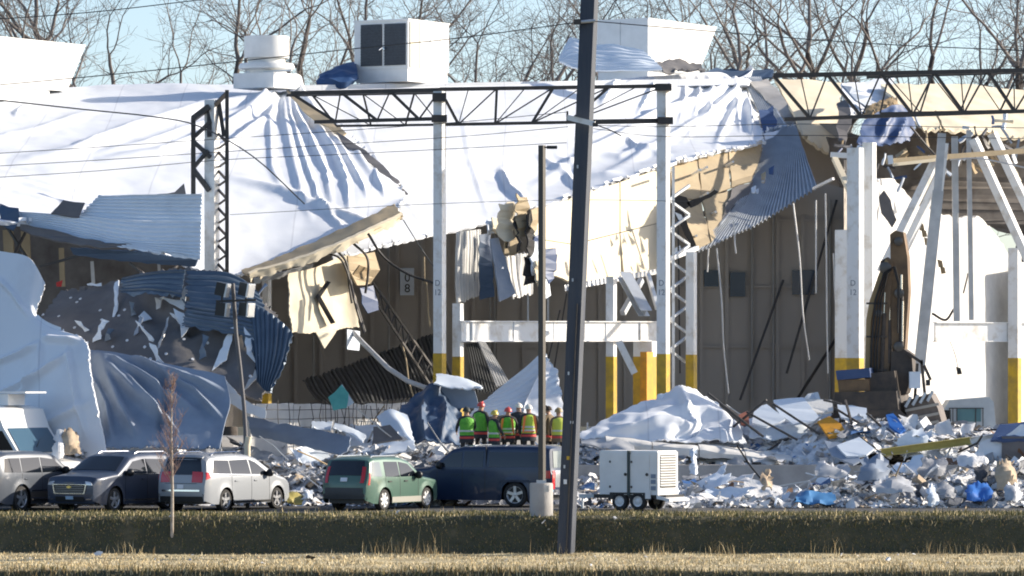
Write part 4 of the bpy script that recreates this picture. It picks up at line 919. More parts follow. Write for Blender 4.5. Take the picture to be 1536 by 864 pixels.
wire([(345, 322), (600, 308), (840, 300), (1040, 302)], 'thin wire passing low across the middle white roof', .009, 150)
wire([(-20, 148), (115, 163), (230, 175), (300, 190), (380, 235), (457, 306)], 'dark cable hanging in a slack curve across the left white roof', .025, 163)
wire([(893, 187), (915, 195), (932, 204)], 'short broken wire dangling right of the crossarm', .02)

# ================================================================== YOUNG TREE ON THE BANK
b = P(258, 806, 144.05)
yt = thing('young_tree', 'slim young leafless tree on the grass bank before the minivan', 'tree', (b.x, b.y, ground_z(b.x, b.y)))
ybark = M('young_bark', (.46, .41, .35), (.30, .25, .2), 8, .9); ytwig = M('young_twig', (.34, .23, .18), (.26, .17, .14), 3, .9)
hgt = YZ(560, 144.05) - ground_z(b.x, b.y)
zb = ground_z(b.x, b.y)
MB().tube([(b.x, b.y, zb - .1), (b.x + .01, b.y, zb + hgt * .3), (b.x - .02, b.y, zb + hgt * .6), (b.x, b.y, zb + hgt)], [.055, .045, .03, .006], 7).build('trunk', ybark, yt, smooth=60)
mb = MB(); ry = random.Random(3)
for k in range(58):
    t = ry.uniform(.24, .97) ** .9; a = ry.uniform(0, 6.28); L = ry.uniform(.5, 1.0) * (1.15 - t) * 1.9
    p = Vector((b.x, b.y, zb + hgt * t)); d = Vector((math.cos(a) * .6, math.sin(a) * .6, 1)).normalized()
    pts = [p]; 
    for j in range(4): pts.append(pts[-1] + (d + Vector((ry.gauss(0, .12), ry.gauss(0, .12), .05 * j))).normalized() * L / 4)
    mb.tube(pts, [.010, .008, .007, .005, .003], 4, caps=False)
    for j in (1, 2, 3):
        for s in range(2):
            a2 = ry.uniform(0, 6.28); d2 = Vector((math.cos(a2) * .7, math.sin(a2) * .7, .8)).normalized()
            mb.tube([pts[j], pts[j] + d2 * L * .2, pts[j] + d2 * L * .36 + Vector((0, 0, .03))], [.005, .004, .003], 3, caps=False)
mb.build('crown', ytwig, yt)
# ================================================================== VEHICLES
def paint(name, c, metal=.5, rough=.28): return M(name, c, rough=rough, metal=metal, coat=.35)
class Car:
    def __init__(s, name, label, cat, loc, heading, L, W, outline, belt, roof, tumble, wheels, R, paintm, group='parked vehicles', endw=.14, ground=.22):
        s.L, s.W, s.belt, s.roof, s.tumble, s.R = L, W, belt, roof, tumble, R
        s.out = [Vector((x, 0, z)) for x, z in outline]; s.wheels = wheels; s.endw = endw; s.paint = paintm
        s.t = thing(name, label, cat, loc, heading, group); s.g = ground
        s.body()
    def ztop(s, x):
        best = -1
        for a, b in zip(s.out, s.out[1:]):
            if min(a.x, b.x) - 1e-6 <= x <= max(a.x, b.x) + 1e-6:
                z = max(a.z, b.z) if abs(a.x - b.x) < 1e-6 else a.z + (b.z - a.z) * (x - a.x) / (b.x - a.x)
                best = max(best, z)
        return best if best > 0 else s.g + .2
    def zbot(s, x):
        z = s.g + (.12 * max(0, (abs(x) / (s.L / 2) - .85) / .15))
        for wx in s.wheels:
            d = abs(x - wx); Ra = s.R + .07
            if d < Ra: z = max(z, s.R + math.sqrt(Ra * Ra - d * d))
        return z
    def w(s, x, z, top=True):
        t = abs(x) / (s.L / 2)
        pl = 1 - s.endw * max(0, (t - .72) / .28) ** 2.6
        if z <= s.belt: v = 1 - .035 * ((s.belt * .62 - z) / s.belt) ** 2 * 4 * .5
        else: v = 1 - .035 * .28 - s.tumble * ((z - s.belt) / (s.roof - s.belt)) ** 1.15
        hw = s.W / 2 * pl * v
        if top:
            r = .10; d = max(0, s.ztop(x) - z)
            if d < r: hw -= r * .75 * (1 - math.sqrt(max(0, 1 - (1 - d / r) ** 2)))
        for wx in s.wheels:                       # slight flare round the wheels
            d = math.hypot(x - wx, z - s.R)
            if d < s.R + .22: hw += .025 * max(0, 1 - abs(d - s.R - .07) / .15)
        return hw
    def O(s, k):
        i = min(int(k), len(s.out) - 2); return s.out[i].lerp(s.out[i + 1], k - i)
    def body(s):
        vs, fs = [], []
        xs = sorted(set([round(-s.L / 2 + s.L * i / 110, 4) for i in range(111)] + [round(p.x, 4) for p in s.out]))
        K = 16
        for sg in (1, -1):
            b = len(vs)
            for x in xs:
                zb, zt = s.zbot(x), s.ztop(x)
                zb = min(zb, zt - .01)
                for k in range(K + 1):
                    f = k / K; f = 1 - (1 - f) ** 1.5
                    z = zb + (zt - zb) * f
                    vs.append((x, sg * s.w(x, z), z))
            for i in range(len(xs) - 1):
                for k in range(K):
                    q = (b + i * (K + 1) + k, b + (i + 1) * (K + 1) + k, b + (i + 1) * (K + 1) + k + 1, b + i * (K + 1) + k + 1)
                    fs.append(q if sg < 0 else q[::-1])
        # top strip
        pts = []
        for a, b_ in zip(s.out, s.out[1:]):
            n = max(2, int((b_ - a).length / .09))
            pts += [a.lerp(b_, i / n) for i in range(n)]
        pts.append(s.out[-1]); b = len(vs); NY = 12
        for i, p in enumerate(pts):
            tg = (pts[min(i + 1, len(pts) - 1)] - pts[max(0, i - 1)]).normalized(); nm = Vector((-tg.z, 0, tg.x)); nm = -nm if nm.z < -.2 or (abs(nm.z) < .2 and nm.x * p.x < 0) else nm
            if p.x > 0 and nm.x < -.3: nm = -nm
            if p.x < 0 and nm.x > .3: nm = -nm
            zt = s.ztop(p.x)
            for k in range(NY + 1):
                f = -1 + 2 * k / NY
                hw = s.w(p.x, p.z) 
                c = nm * (.05 * (1 - f ** 4)) * (1 if 0 < i < len(pts) - 1 else 0)
                vs.append((p.x + c.x, f * hw, p.z + c.z))
        for i in range(len(pts) - 1):
            for k in range(NY):
                q = (b + i * (NY + 1) + k, b + i * (NY + 1) + k + 1, b + (i + 1) * (NY + 1) + k + 1, b + (i + 1) * (NY + 1) + k)
                fs.append(q)
        s.pts = pts
        o = mk('body', vs, fs, s.paint, s.t, None, None, False)
        bm = bmesh.new(); bm.from_mesh(o.data); bmesh.ops.remove_doubles(bm, verts=bm.verts, dist=.002); bmesh.ops.dissolve_degenerate(bm, dist=.0005, edges=bm.edges); bmesh.ops.recalc_face_normals(bm, faces=bm.faces); bm.to_mesh(o.data); bm.free()
        o.data.polygons.foreach_set('use_smooth', [True] * len(o.data.polygons)); o.data.set_sharp_from_angle(angle=math.radians(38))
        s.b = o
        MB().box((0, 0, .48), (s.L * .93, s.W * .70, .5)).build('underbody', black, s.t, False)
    def side(s, name, mat, bl, br, tr, tl, off=.008, sides=(-1, 1), n=(8, 5), parent=None, rot_thick=.02):
        out = []
        for sg in sides:
            vs, fs = [], []
            for layer in (off, off - rot_thick):
                for j in range(n[1] + 1):
                    for i in range(n[0] + 1):
                        a = Vector(bl).lerp(Vector(br), i / n[0]); b = Vector(tl).lerp(Vector(tr), i / n[0]); p = a.lerp(b, j / n[1])
                        vs.append((p.x, sg * (s.w(p.x, p.y) + layer), p.y))
            W = n[0] + 1; nb = W * (n[1] + 1)
            for j in range(n[1]):
                for i in range(n[0]): fs.append((j * W + i, j * W + i + 1, (j + 1) * W + i + 1, (j + 1) * W + i))
            ring = list(range(W)) + [j * W + n[0] for j in range(1, n[1] + 1)] + [n[1] * W + i for i in range(n[0] - 1, -1, -1)] + [j * W for j in range(n[1] - 1, 0, -1)]
            fs += [(ring[k], ring[(k + 1) % len(ring)], ring[(k + 1) % len(ring)] + nb, ring[k] + nb) for k in range(len(ring))]
            out.append(fix_normals(mk(name, vs, fs, mat, parent or s.t, None, 60, False)))
        return out
    def face(s, name, mat, k0, k1, f0, f1, off=.012, n=(10, 6), parent=None, f2=None, f3=None):
        """a pane on the front, top or rear: k0..k1 along the outline, f0..f1 of the half width (f2..f3 at the k1 end)"""
        vs, fs = [], []
        f2 = f0 if f2 is None else f2; f3 = f1 if f3 is None else f3
        for layer in (0, 1):
            for j in range(n[1] + 1):
                k = k0 + (k1 - k0) * j / n[1]; p = s.O(k); q = s.O(min(k + .02, len(s.out) - 1.001)); q0 = s.O(max(k - .02, 0)); tg = (q - q0).normalized(); nm = Vector((-tg.z, 0, tg.x))
                if nm.z < 0: nm = -nm
                if abs(nm.z) < .3 and nm.x * p.x < 0: nm = -nm
                if p.x > 0 and nm.x < -.3: nm = -nm
                if p.x < 0 and nm.x > .3: nm = -nm
                hw = s.w(p.x, p.z)
                for i in range(n[0] + 1):
                    t = j / n[1]; f = (f0 + (f2 - f0) * t) + ((f1 + (f3 - f1) * t) - (f0 + (f2 - f0) * t)) * i / n[0]
                    c = nm * (.05 * (1 - f ** 4) + off - layer * .03)
                    vs.append((p.x + c.x, f * hw, p.z + c.z))
        W = n[0] + 1; nb = W * (n[1] + 1)
        for j in range(n[1]):
            for i in range(n[0]): fs.append((j * W + i, j * W + i + 1, (j + 1) * W + i + 1, (j + 1) * W + i))
        ring = list(range(W)) + [j * W + n[0] for j in range(1, n[1] + 1)] + [n[1] * W + i for i in range(n[0] - 1, -1, -1)] + [j * W for j in range(n[1] - 1, 0, -1)]
        fs += [(ring[k], ring[(k + 1) % len(ring)], ring[(k + 1) % len(ring)] + nb, ring[k] + nb) for k in range(len(ring))]
        return fix_normals(mk(name, vs, fs, mat, parent or s.t, None, 60, False))
    def put_wheels(s, rim=None, spokes=5):
        R = s.R
        for wx in s.wheels:
            for sg in (-1, 1):
                c = Vector((wx, sg * (s.W / 2 - .12), R)); ax = Vector((0, sg, 0))
                r = R * .70
                ty = MB().lathe([(r, -.11), (R * .93, -.11), (R, -.08), (R, .08), (R * .95, .11), (r, .115)], c, ax, 30).build('wheel', rubber, s.t, False, smooth=40)
                mb = MB().lathe([(r, .112), (r * .95, .10), (r * .9, .05), (.02, .05)], c, ax, 30)
                mb.lathe([(.001, .115), (r * .22, .11), (r * .24, .06)], c, ax, 12)
                for k in range(spokes):
                    a = 2 * math.pi * k / spokes + .3
                    d = Vector((math.cos(a), 0, math.sin(a)))
                    mb.bar(c + ax * .085 + d * r * .15, c + ax * .09 + d * r * .97, .085 * R / .36, .035, up=ax)
                mb.build('rim', rim or alloy, ty, False, smooth=30)
                MB().lathe([(.001, .057), (r * .88, .057)], c, ax, 20).build('brake_disc', black, ty, False)
    def mirror(s, x, z):
        for sg in (-1, 1):
            y = sg * (s.w(x, z) + .12)
            MB().lathe([(.001, -.1), (.08, -.09), (.12, -.02), (.125, .06), (.10, .085), (.001, .085)], (x, y, z + .07), (-1, 0, 0), 14).build('mirror', black, s.t, False, smooth=60)
            MB().bar((x, sg * (s.w(x, z) - .02), z), (x, y, z + .03), .06, .05).build('mirror_arm', black, s.t, False)
    def handles(s, xs, z, mat=None):
        for x in xs: s.side('door_handle', mat or s.paint, (x - .1, z), (x + .1, z), (x + .1, z + .035), (x - .1, z + .035), .03, n=(3, 1), rot_thick=.04)
    def seams(s, xs, z0):
        for x in xs: s.side('door_seam', black, (x - .008, s.zbot(x) + .03), (x + .008, s.zbot(x) + .03), (x + .008, z0), (x - .008, z0), .003, n=(1, 8), rot_thick=.01)
    def plate(s, k0, k1, w=.15, mat=None, text=True):
        p = s.face('number_plate', mat or plate_mat, k0, k1, -w / (s.W / 2) , w / (s.W / 2), .03, (4, 2))
        return p

HEAD = math.radians(90 - 29)          # noses point away and to the right
def place(u, Y): return (P(u, 0, Y).x, Y, .026)

# --- silver minivan, tail to us
mv_out = [(2.55, .28), (2.56, .62), (2.46, .84), (2.12, 1.0), (1.55, 1.12), (.55, 1.66), (.1, 1.75), (-.8, 1.79), (-1.7, 1.775), (-2.2, 1.72), (-2.36, 1.62), (-2.50, 1.12), (-2.55, .84), (-2.56, .56), (-2.52, .30)]
silver = paint('silver_paint', (.30, .32, .345), .15, .4)
c = Car('minivan', 'silver minivan with red tail lights parked behind the young tree', 'minivan', place(337, 151.2), HEAD, 5.12, 2.0, mv_out, 1.08, 1.79, .20, (1.6, -1.48), .345, silver)
c.face('rear_window', glass, 9.75, 10.95, -.86, .86, f2=-.92, f3=.92)
c.face('roof_spoiler', silver, 9.05, 9.7, -.9, .9, .03)
c.face('windscreen', glass, 4.15, 4.95, -.9, .9, f2=-.86, f3=.86)
for a, b in ((-.98, -.52), (.52, .98)): c.face('tail_light', red_lens, 10.75, 11.75, a, b, .02, (6, 4))
c.side('tail_light', red_lens, (-2.5, 1.0), (-2.32, 1.06), (-2.36, 1.24), (-2.46, 1.24), .015)
c.face('bumper_strip', chrome, 12.55, 12.75, -.9, .9, .03); c.face('bumper_shadow', black, 13.3, 13.95, -.92, .92, .015)
c.face('tailgate_line', black, 11.85, 11.9, -.75, .75, .014); c.plate(12.0, 12.45)
c.side('side_window', glass, (-2.18, 1.20), (-1.15, 1.12), (-1.15, 1.60), (-1.98, 1.62)); c.side('side_window', glass, (-1.10, 1.12), (.02, 1.10), (-.02, 1.62), (-1.10, 1.60)); c.side('side_window', glass, (.08, 1.10), (1.15, 1.12), (.42, 1.52), (.06, 1.62))
c.side('window_trim', chrome, (-2.2, 1.17), (1.2, 1.08), (1.2, 1.105), (-2.2, 1.195), .01, n=(30, 1))
c.side('sill', black, (-1.1, .24), (1.2, .24), (1.2, .31), (-1.1, .31), .012, n=(14, 1))
c.seams((-1.12, .05, 1.12), 1.1); c.handles((-.85, .3), .93); c.mirror(1.0, 1.1); c.put_wheels()
for sg in (-1, 1): MB().tube([(-1.9, sg * .68, 1.775), (-1.7, sg * .69, 1.85), (-.4, sg * .69, 1.86), (-.15, sg * .69, 1.80)], .025, 6).build('roof_rail', chrome, c.t, False)
# --- green compact SUV
gs_out = [(2.28, .36), (2.29, .72), (2.15, .92), (1.15, 1.05), (.42, 1.56), (0, 1.66), (-.9, 1.69), (-1.75, 1.67), (-2.0, 1.60), (-2.2, 1.08), (-2.27, .88), (-2.29, .55), (-2.24, .38)]
green = paint('green_paint', (.065, .135, .105), .15, .35)
c = Car('compact_suv', 'small green sport utility car with dark rear window', 'car', place(571, 151.6), HEAD, 4.6, 1.82, gs_out, 1.02, 1.69, .17, (1.42, -1.28), .34, green)
c.face('rear_window', glass, 8.05, 8.95, -.9, .9, f2=-.95, f3=.95); c.face('windscreen', glass, 3.15, 3.95, -.9, .9)
for a, b in ((-.99, -.83), (.83, .99)): c.face('tail_light', red_lens, 8.4, 10.0, a, b, .02, (3, 6))
c.side('tail_light', red_lens, (-2.2, .82), (-2.13, .82), (-2.05, 1.2), (-2.11, 1.2), .012)
lower = M('grey_cladding', (.05, .055, .06), rough=.6)
c.face('bumper', lower, 10.45, 11.95, -.97, .97, .03); c.plate(9.25, 9.85)
cladding = M('beige_cladding', (.34, .33, .29), rough=.5)
c.side('sill', cladding, (-.85, .24), (1.0, .24), (1.0, .42), (-.85, .42), .015, n=(14, 2))
c.side('side_window', M('light_glass', (.16, .19, .2), rough=.08, spec=.9), (-2.02, 1.1), (-1.42, 1.08), (-1.42, 1.55), (-1.88, 1.55)); c.side('side_window', glass, (-1.2, 1.07), (-.32, 1.06), (-.34, 1.54), (-1.18, 1.55)); c.side('side_window', glass, (-.26, 1.06), (.86, 1.06), (.30, 1.46), (-.26, 1.54))
c.seams((-1.2, -.3, .85), 1.05); c.handles((-.95, .05), .90, black); c.mirror(.72, 1.03); c.put_wheels(M('white_wheel', (.75, .75, .74), rough=.4, metal=.2), 7)
for sg in (-1, 1): MB().tube([(-1.7, sg * .62, 1.68), (-1.6, sg * .62, 1.73), (-.2, sg * .62, 1.73), (-.05, sg * .62, 1.66)], .022, 6).build('roof_rail', galv, c.t, False)
# --- dark sport utility car, nose to us
ns_out = [(2.52, .26), (2.58, .5), (2.58, .92), (2.44, 1.08), (1.35, 1.2), (.48, 1.69), (.05, 1.78), (-.8, 1.81), (-1.8, 1.78), (-2.3, 1.68), (-2.52, 1.12), (-2.6, .85), (-2.6, .35)]
grey_blue = paint('dark_grey_paint', (.045, .06, .095), .15, .35)
c = Car('family_suv', 'dark blue-grey sport utility car with wide chrome grille facing the bank', 'car', place(174, 150.8), HEAD + math.pi, 5.18, 2.0, ns_out, 1.13, 1.81, .18, (1.55, -1.5), .375, grey_blue)
c.face('windscreen', glass, 4.12, 4.97, -.93, .93, f2=-.86, f3=.86)
gr = c.face('grille', black, 1.2, 1.85, -.62, .62, .02, (12, 5), f2=-.70, f3=.70)
for k in range(4): c.face('grille_bar', M('grille_bar', (.2, .21, .23), rough=.3, metal=.8), 1.27 + k * .14, 1.31 + k * .14, -.62, .62, .032, (10, 1), parent=gr)
for a in (((1.16, 1.2, -.66, .66), None), ((1.84, 1.88, -.74, .74), None)): c.face('grille_surround', chrome, *a[0], .035, (12, 1), parent=gr)
for sgn in (-1, 1): c.face('grille_surround', chrome, 1.18, 1.86, sgn * .645 - .025, sgn * .645 + .025, .034, (2, 6), parent=gr, f2=sgn * .725 - .025, f3=sgn * .725 + .025)
c.face('emblem', M('gold_emblem', (.65, .48, .15), rough=.3, metal=.8), 1.62, 1.72, -.10, .10, .05, (4, 2)); c.face('emblem', MATS['gold_emblem'], 1.57, 1.77, -.045, .035, .048, (3, 2))
for a, b in ((-.98, -.74), (.74, .98)): c.face('headlight', lamp_lens, 1.82, 2.05, a, b, .025, (5, 3)); 
for a, b in ((-.92, -.70), (.70, .92)): c.face('fog_light', chrome, .55, .72, a, b, .03, (5, 2))
c.face('lower_intake', black, .35, .95, -.62, .62, .016, (10, 4)); c.plate(.62, 1.0, .16, M('blue_plate', (.35, .5, .66), rough=.4))
c.side('side_window', glass, (-2.25, 1.2), (-1.45, 1.18), (-1.45, 1.60), (-2.05, 1.60)); c.side('side_window', glass, (-1.4, 1.18), (-.35, 1.17), (-.35, 1.64), (-1.4, 1.61)); c.side('side_window', glass, (-.29, 1.17), (.98, 1.18), (.38, 1.56), (-.29, 1.64))
c.side('window_trim', chrome, (-2.3, 1.15), (1.05, 1.14), (1.05, 1.165), (-2.3, 1.175), .01, n=(20, 1)); c.side('sill', chrome, (-1.0, .33), (1.05, .33), (1.05, .37), (-1.0, .37), .015, n=(14, 1))
c.seams((-1.4, -.32, .95), 1.15); c.handles((-1.15, -.1), .98); c.mirror(.85, 1.15); c.put_wheels()
for sg in (-1, 1): MB().tube([(-1.9, sg * .68, 1.78), (-1.7, sg * .69, 1.85), (-.2, sg * .69, 1.86), (.0, sg * .69, 1.80)], .025, 6).build('roof_rail', chrome, c.t, False)
# --- silver pickup-like car cut off by the left edge
c = Car('large_suv', 'silver grey sport utility car cut off by the left edge', 'car', place(32, 151.0), HEAD, 5.3, 2.02, [(2.62, .4), (2.65, .95), (2.5, 1.12), (1.4, 1.22), (.62, 1.74), (.2, 1.83), (-.8, 1.86), (-2.0, 1.85), (-2.4, 1.78), (-2.6, 1.1), (-2.65, .9), (-2.62, .4)], 1.17, 1.86, .16, (1.62, -1.42), .40, paint('pewter_paint', (.07, .085, .11), .15, .35))
c.face('rear_window', glass, 8.1, 8.9, -.85, .85); c.face('windscreen', glass, 3.12, 3.95, -.9, .9)
for a, b in ((-.99, -.84), (.84, .99)): c.face('tail_light', red_lens, 8.6, 9.9, a, b, .02, (3, 6))
c.side('side_window', glass, (-2.3, 1.24), (-1.4, 1.22), (-1.4, 1.68), (-2.2, 1.68)); c.side('side_window', glass, (-1.34, 1.22), (-.3, 1.21), (-.3, 1.69), (-1.34, 1.68)); c.side('side_window', glass, (-.24, 1.21), (1.08, 1.22), (.48, 1.62), (-.24, 1.69))
c.side('side_step', chrome, (-.95, .34), (1.1, .34), (1.1, .39), (-.95, .39), .05, n=(14, 1), rot_thick=.06); c.side('rub_strip', chrome, (-.9, .62), (1.1, .62), (1.1, .66), (-.9, .66), .015, n=(14, 1))
c.side('cladding', M('pewter_cladding', (.09, .075, .065), rough=.5), (-.95, .42), (1.15, .42), (1.15, .6), (-.95, .6), .01, n=(14, 2))
c.seams((-1.37, -.27, 1.05), 1.2); c.handles((-1.15, -.05), 1.0); c.mirror(.92, 1.2); c.put_wheels()
# --- long navy truck with canopy, broadside
nt_out = [(2.78, .42), (2.8, .98), (2.66, 1.16), (1.45, 1.28), (.72, 1.86), (.3, 1.96), (-1.0, 1.98), (-2.5, 1.97), (-2.7, 1.9), (-2.76, 1.22), (-2.8, 1.1), (-2.8, .55), (-2.74, .42)]
navy_p = paint('navy_paint', (.012, .026, .065), .1, .35)
Yt = 155.0
c = Car('canopy_truck', 'long navy blue truck with a canopy standing broadside below the rescuers', 'truck', place(724, Yt), math.radians(180 - 22), 5.6, 2.05, nt_out, 1.22, 1.98, .11, (1.75, -1.55), .41, navy_p)
c.face('rear_window', M('light_glass', (.16, .19, .2)), 8.1, 8.9, -.85, .85); c.face('windscreen', glass, 3.1, 3.92, -.9, .9)  # rear glass coloured pale to stand in for its reflections
for a, b in ((-.99, -.82), (.82, .99)): c.face('tail_light', red_lens, 9.3, 10.9, a, b, .02, (3, 6))
c.side('tail_light', red_lens, (-2.76, .95), (-2.62, .95), (-2.62, 1.2), (-2.74, 1.2), .015)
c.face('tailgate', paint('sunlit_tailgate', (.30, .31, .33), .5, .35), 9.3, 10.8, -.78, .78, .016); c.face('bumper', chrome, 10.95, 11.8, -.95, .95, .04); c.plate(9.75, 10.2)  # tailgate paint made pale grey as sunlight on the navy truck's rear
c.side('side_window', glass, (-2.45, 1.32), (-.62, 1.30), (-.62, 1.80), (-2.4, 1.80)); c.side('side_window', glass, (-.42, 1.30), (.28, 1.30), (.26, 1.82), (-.42, 1.82)); c.side('side_window', glass, (.34, 1.30), (1.2, 1.30), (.66, 1.76), (.33, 1.81))
for sg in (-1, 1): MB().box((-.53, sg * (c.w(-.53, 1.5) + .0), 1.5), (.02, .05, 1.0)).build('cab_gap', black, c.t, False)
c.side('arch_flare', M('navy_flare', (.02, .03, .055), rough=.5), (-2.1, .82), (-1.0, .82), (-1.08, .9), (-2.02, .9), .03, n=(12, 2))
c.seams((-.5, .3, 1.2), 1.25); c.handles((.0, .55), 1.05); c.mirror(1.1, 1.28); c.put_wheels()
mb = MB()
for x in (-2.3, -1.1, .0): mb.bar((x, -.72, 2.0), (x, .72, 2.0), .05, .05)
mb.build('roof_bar', galv, c.t, False)

# --- white utility truck behind, at the left edge
twm = M('truck_white', (.80, .80, .79), rough=.35, coat=.5)
b = place(34, 156.2)
tr = thing('utility_truck', 'white cab truck with tall roof behind the silver car at the left edge', 'truck', b, math.radians(-33), 'parked vehicles')
tr.scale = (1.1, 1.1, 1.1)
# local: x forward, y left
prof = [(1.9, .5), (1.95, 1.15), (1.75, 1.32), (.75, 1.55), (.15, 2.35), (-.1, 2.9), (-.6, 3.0), (-3.6, 3.0), (-3.6, .5)]
MB().prism([Vector((x, -1.1, z)) for x, z in prof], (0, 2.2, 0)).build('cab', twm, tr, False)
bpy.data.objects[-1] if False else None
def quad(name, a, b_, c_, d_, off, mat, par):
    n_ = (Vector(b_) - Vector(a)).cross(Vector(d_) - Vector(a)).normalized()
    return MB().prism([Vector(p) + n_ * off for p in (a, b_, c_, d_)], -n_ * .03).build(name, mat, par, False)
quad('windscreen', (.72, -1.0, 1.60), (.72, 1.0, 1.60), (.18, .95, 2.32), (.18, -.95, 2.32), .02, M('blue_screen_glass', (.06, .12, .18), rough=.08, spec=.9), tr)
quad('grille', (1.95, -.7, .65), (1.95, .7, .65), (1.96, .7, 1.05), (1.96, -.7, 1.05), .02, black, tr)
for sg in (-1, 1):
    pts = [(.55, 1.65), (.1, 2.25), (-.75, 2.25), (-.75, 1.65)]
    MB().prism([Vector((x, sg * 1.11, z)) for x, z in pts], (0, -sg * .03, 0)).build('side_window', glass, tr, False)
    MB().box((1.95, sg * .85, .95), (.08, .3, .22)).build('headlight', lamp_lens, tr, False)
    for x in (1.05, -2.6):
        ty = MB().lathe([(.28, -.13), (.42, -.13), (.46, -.09), (.46, .09), (.42, .13), (.28, .13)], (x, sg * 1.0, .46), (0, sg, 0), 24).build('wheel', rubber, tr, False, smooth=40)
        MB().lathe([(.28, .12), (.2, .06), (.01, .08)], (x, sg * 1.0, .46), (0, sg, 0), 16).build('rim', steel_white, ty, False)
MB().box((-.9, .2, 3.18), (1.0, .8, .34)).build('roof_unit', twm, tr, False); MB().box((-.4, .2, 3.4), (1.5, 1.0, .05)).build('roof_rack', twm, tr, False)
wip = MB().bar((.62, -.1, 1.76), (.3, .55, 2.15), .03, .03).build('wiper', black, tr, False)

# --- generator trailer
b = place(958, 150.6)
gt = thing('generator_trailer', 'white generator box on a small two-axle trailer right of the leaning pole', 'generator', (b[0], b[1], .026), math.radians(-30))
gw = M('generator_white', (.80, .80, .79), (.74, .74, .73), 2, .4)
Lg, Wg = 2.12, 1.35
MB().box((0, 0, .5 + .68), (Lg, Wg, 1.36)).build('housing', gw, gt, False)
MB().box((0, 0, 1.88), (Lg * .97, Wg * .94, .05)).build('lid', gw, gt, False)
MB().box((0, 0, .44), (Lg + .5, Wg * .9, .12)).build('frame', black, gt, False)
for x in (-.36, .42):
    d = MB().box((x - .02, -Wg / 2 - .008, 1.18), (.72, .03, 1.22)).build('door', gw, gt, False)
    MB().lathe([(.05, 0), (.05, .03), (.001, .03)], (x + .26, -Wg / 2 - .02, 1.15), (0, -1, 0), 12).build('latch', black, d, False)
    for z in (.75, 1.55): MB().box((x - .3, -Wg / 2 - .03, z), (.05, .03, .07)).build('hinge', black, d, False)
MB().box((.02, -Wg / 2 - .03, 1.2), (.09, .06, 1.42)).build('centre_post', M('dark_green_post', (.03, .05, .05), rough=.5), gt, False)
for k, z in enumerate((.72, .92, 1.1)): MB().box((.9, -Wg / 2 - .01, z), (.16, .04, .13)).build('socket_panel', M('panel_blue', (.2, .25, .33), rough=.5), gt, False)
lv = MB().box((Lg / 2 + .003, 0, 1.25), (.02, Wg * .78, 1.05)).build('louvre_frame', black, gt, False)
for k in range(12): MB().box((Lg / 2 + .02, 0, .8 + k * .083), (.05, Wg * .8, .035), rot=Matrix.Rotation(.5, 3, 'Y')).build('louvre', gw, lv, False)
for sg in (-1, 1):
    MB().prism([Vector((x, sg * (Wg / 2 + .02), z)) for x, z in ((-.72, .34), (-.66, .62), (.7, .62), (.82, .34), (.62, .34), (.52, .52), (-.5, .52), (-.6, .34))], (0, -sg * .25, 0)).build('mudguard', black, gt, False)
    MB().box((.72, sg * (Wg / 2 + .03), .5), (.18, .05, .24)).build('guard_cap', gw, gt, False)
    for x in (-.33, .33):
        ty = MB().lathe([(.17, -.09), (.27, -.09), (.29, -.06), (.29, .06), (.27, .09), (.17, .09)], (x, sg * (Wg / 2 - .08), .29), (0, sg, 0), 22).build('wheel', rubber, gt, False, smooth=40)
        MB().lathe([(.18, .085), (.12, .05), (.03, .09), (.001, .09)], (x, sg * (Wg / 2 - .08), .29), (0, sg, 0), 16).build('rim', steel_white, ty, False, smooth=40)
MB().prism([Vector((Lg / 2 - .05, -Wg / 2, .5)), Vector((Lg / 2 + .42, -Wg / 2, .38)), Vector((Lg / 2 + .42, -Wg / 2, .30)), Vector((Lg / 2 - .05, -Wg / 2, .38))], (0, Wg, 0)).build('rear_bumper', gw, gt, False)
MB().bar((-Lg / 2, 0, .42), (-Lg / 2 - 1.1, 0, .42), .1, .12).build('drawbar', galv, gt, False); MB().bar((-Lg / 2 - 1.0, 0, .40), (-Lg / 2 - 1.0, 0, .02), .06, .06).build('jack', galv, gt, False)

# --- silver van deep in the wreckage
b = P(1446, 640, 176)
vn = thing('silver_van', 'small silver van standing in the wreckage before the white wall', 'van', (b.x, b.y, FLOOR + .9), math.radians(180))
vm = M('van_silver', (.50, .54, .57), (.42, .46, .5), 2, .35, .3)
vp = [(1.15, 0), (1.2, .35), (.95, .75), (.62, 1.3), (-.85, 1.42), (-1.02, 1.25), (-1.12, .2), (-1.1, 0)]
MB().prism([Vector((x, -.85, z)) for x, z in vp], (0, 1.7, 0)).build('body', vm, vn, False, smooth=25)
MB().box((-.1, .853, .75), (.9, .03, .5)).build('side_window', M('teal_glass', (.10, .22, .25), rough=.15), vn, False); MB().box((.75, .853, .72), (.34, .03, .42)).build('side_window', glass, vn, False)
mb = MB()
for x in (-.62, -.35, .35, .5, .62): mb.bar((x, .9, -.1), (x, .9, 1.0), .03, .03)
mb.bar((-.65, .9, 1.0), (.65, .9, 1.0), .03, .03); mb.build('rack', steel_dark, vn, False)
for x in (-.7, .75): MB().lathe([(.001, -.09), (.26, -.09), (.28, .09), (.001, .09)], (x, .8, .0), (0, 1, 0), 18).build('wheel', rubber, vn, False)

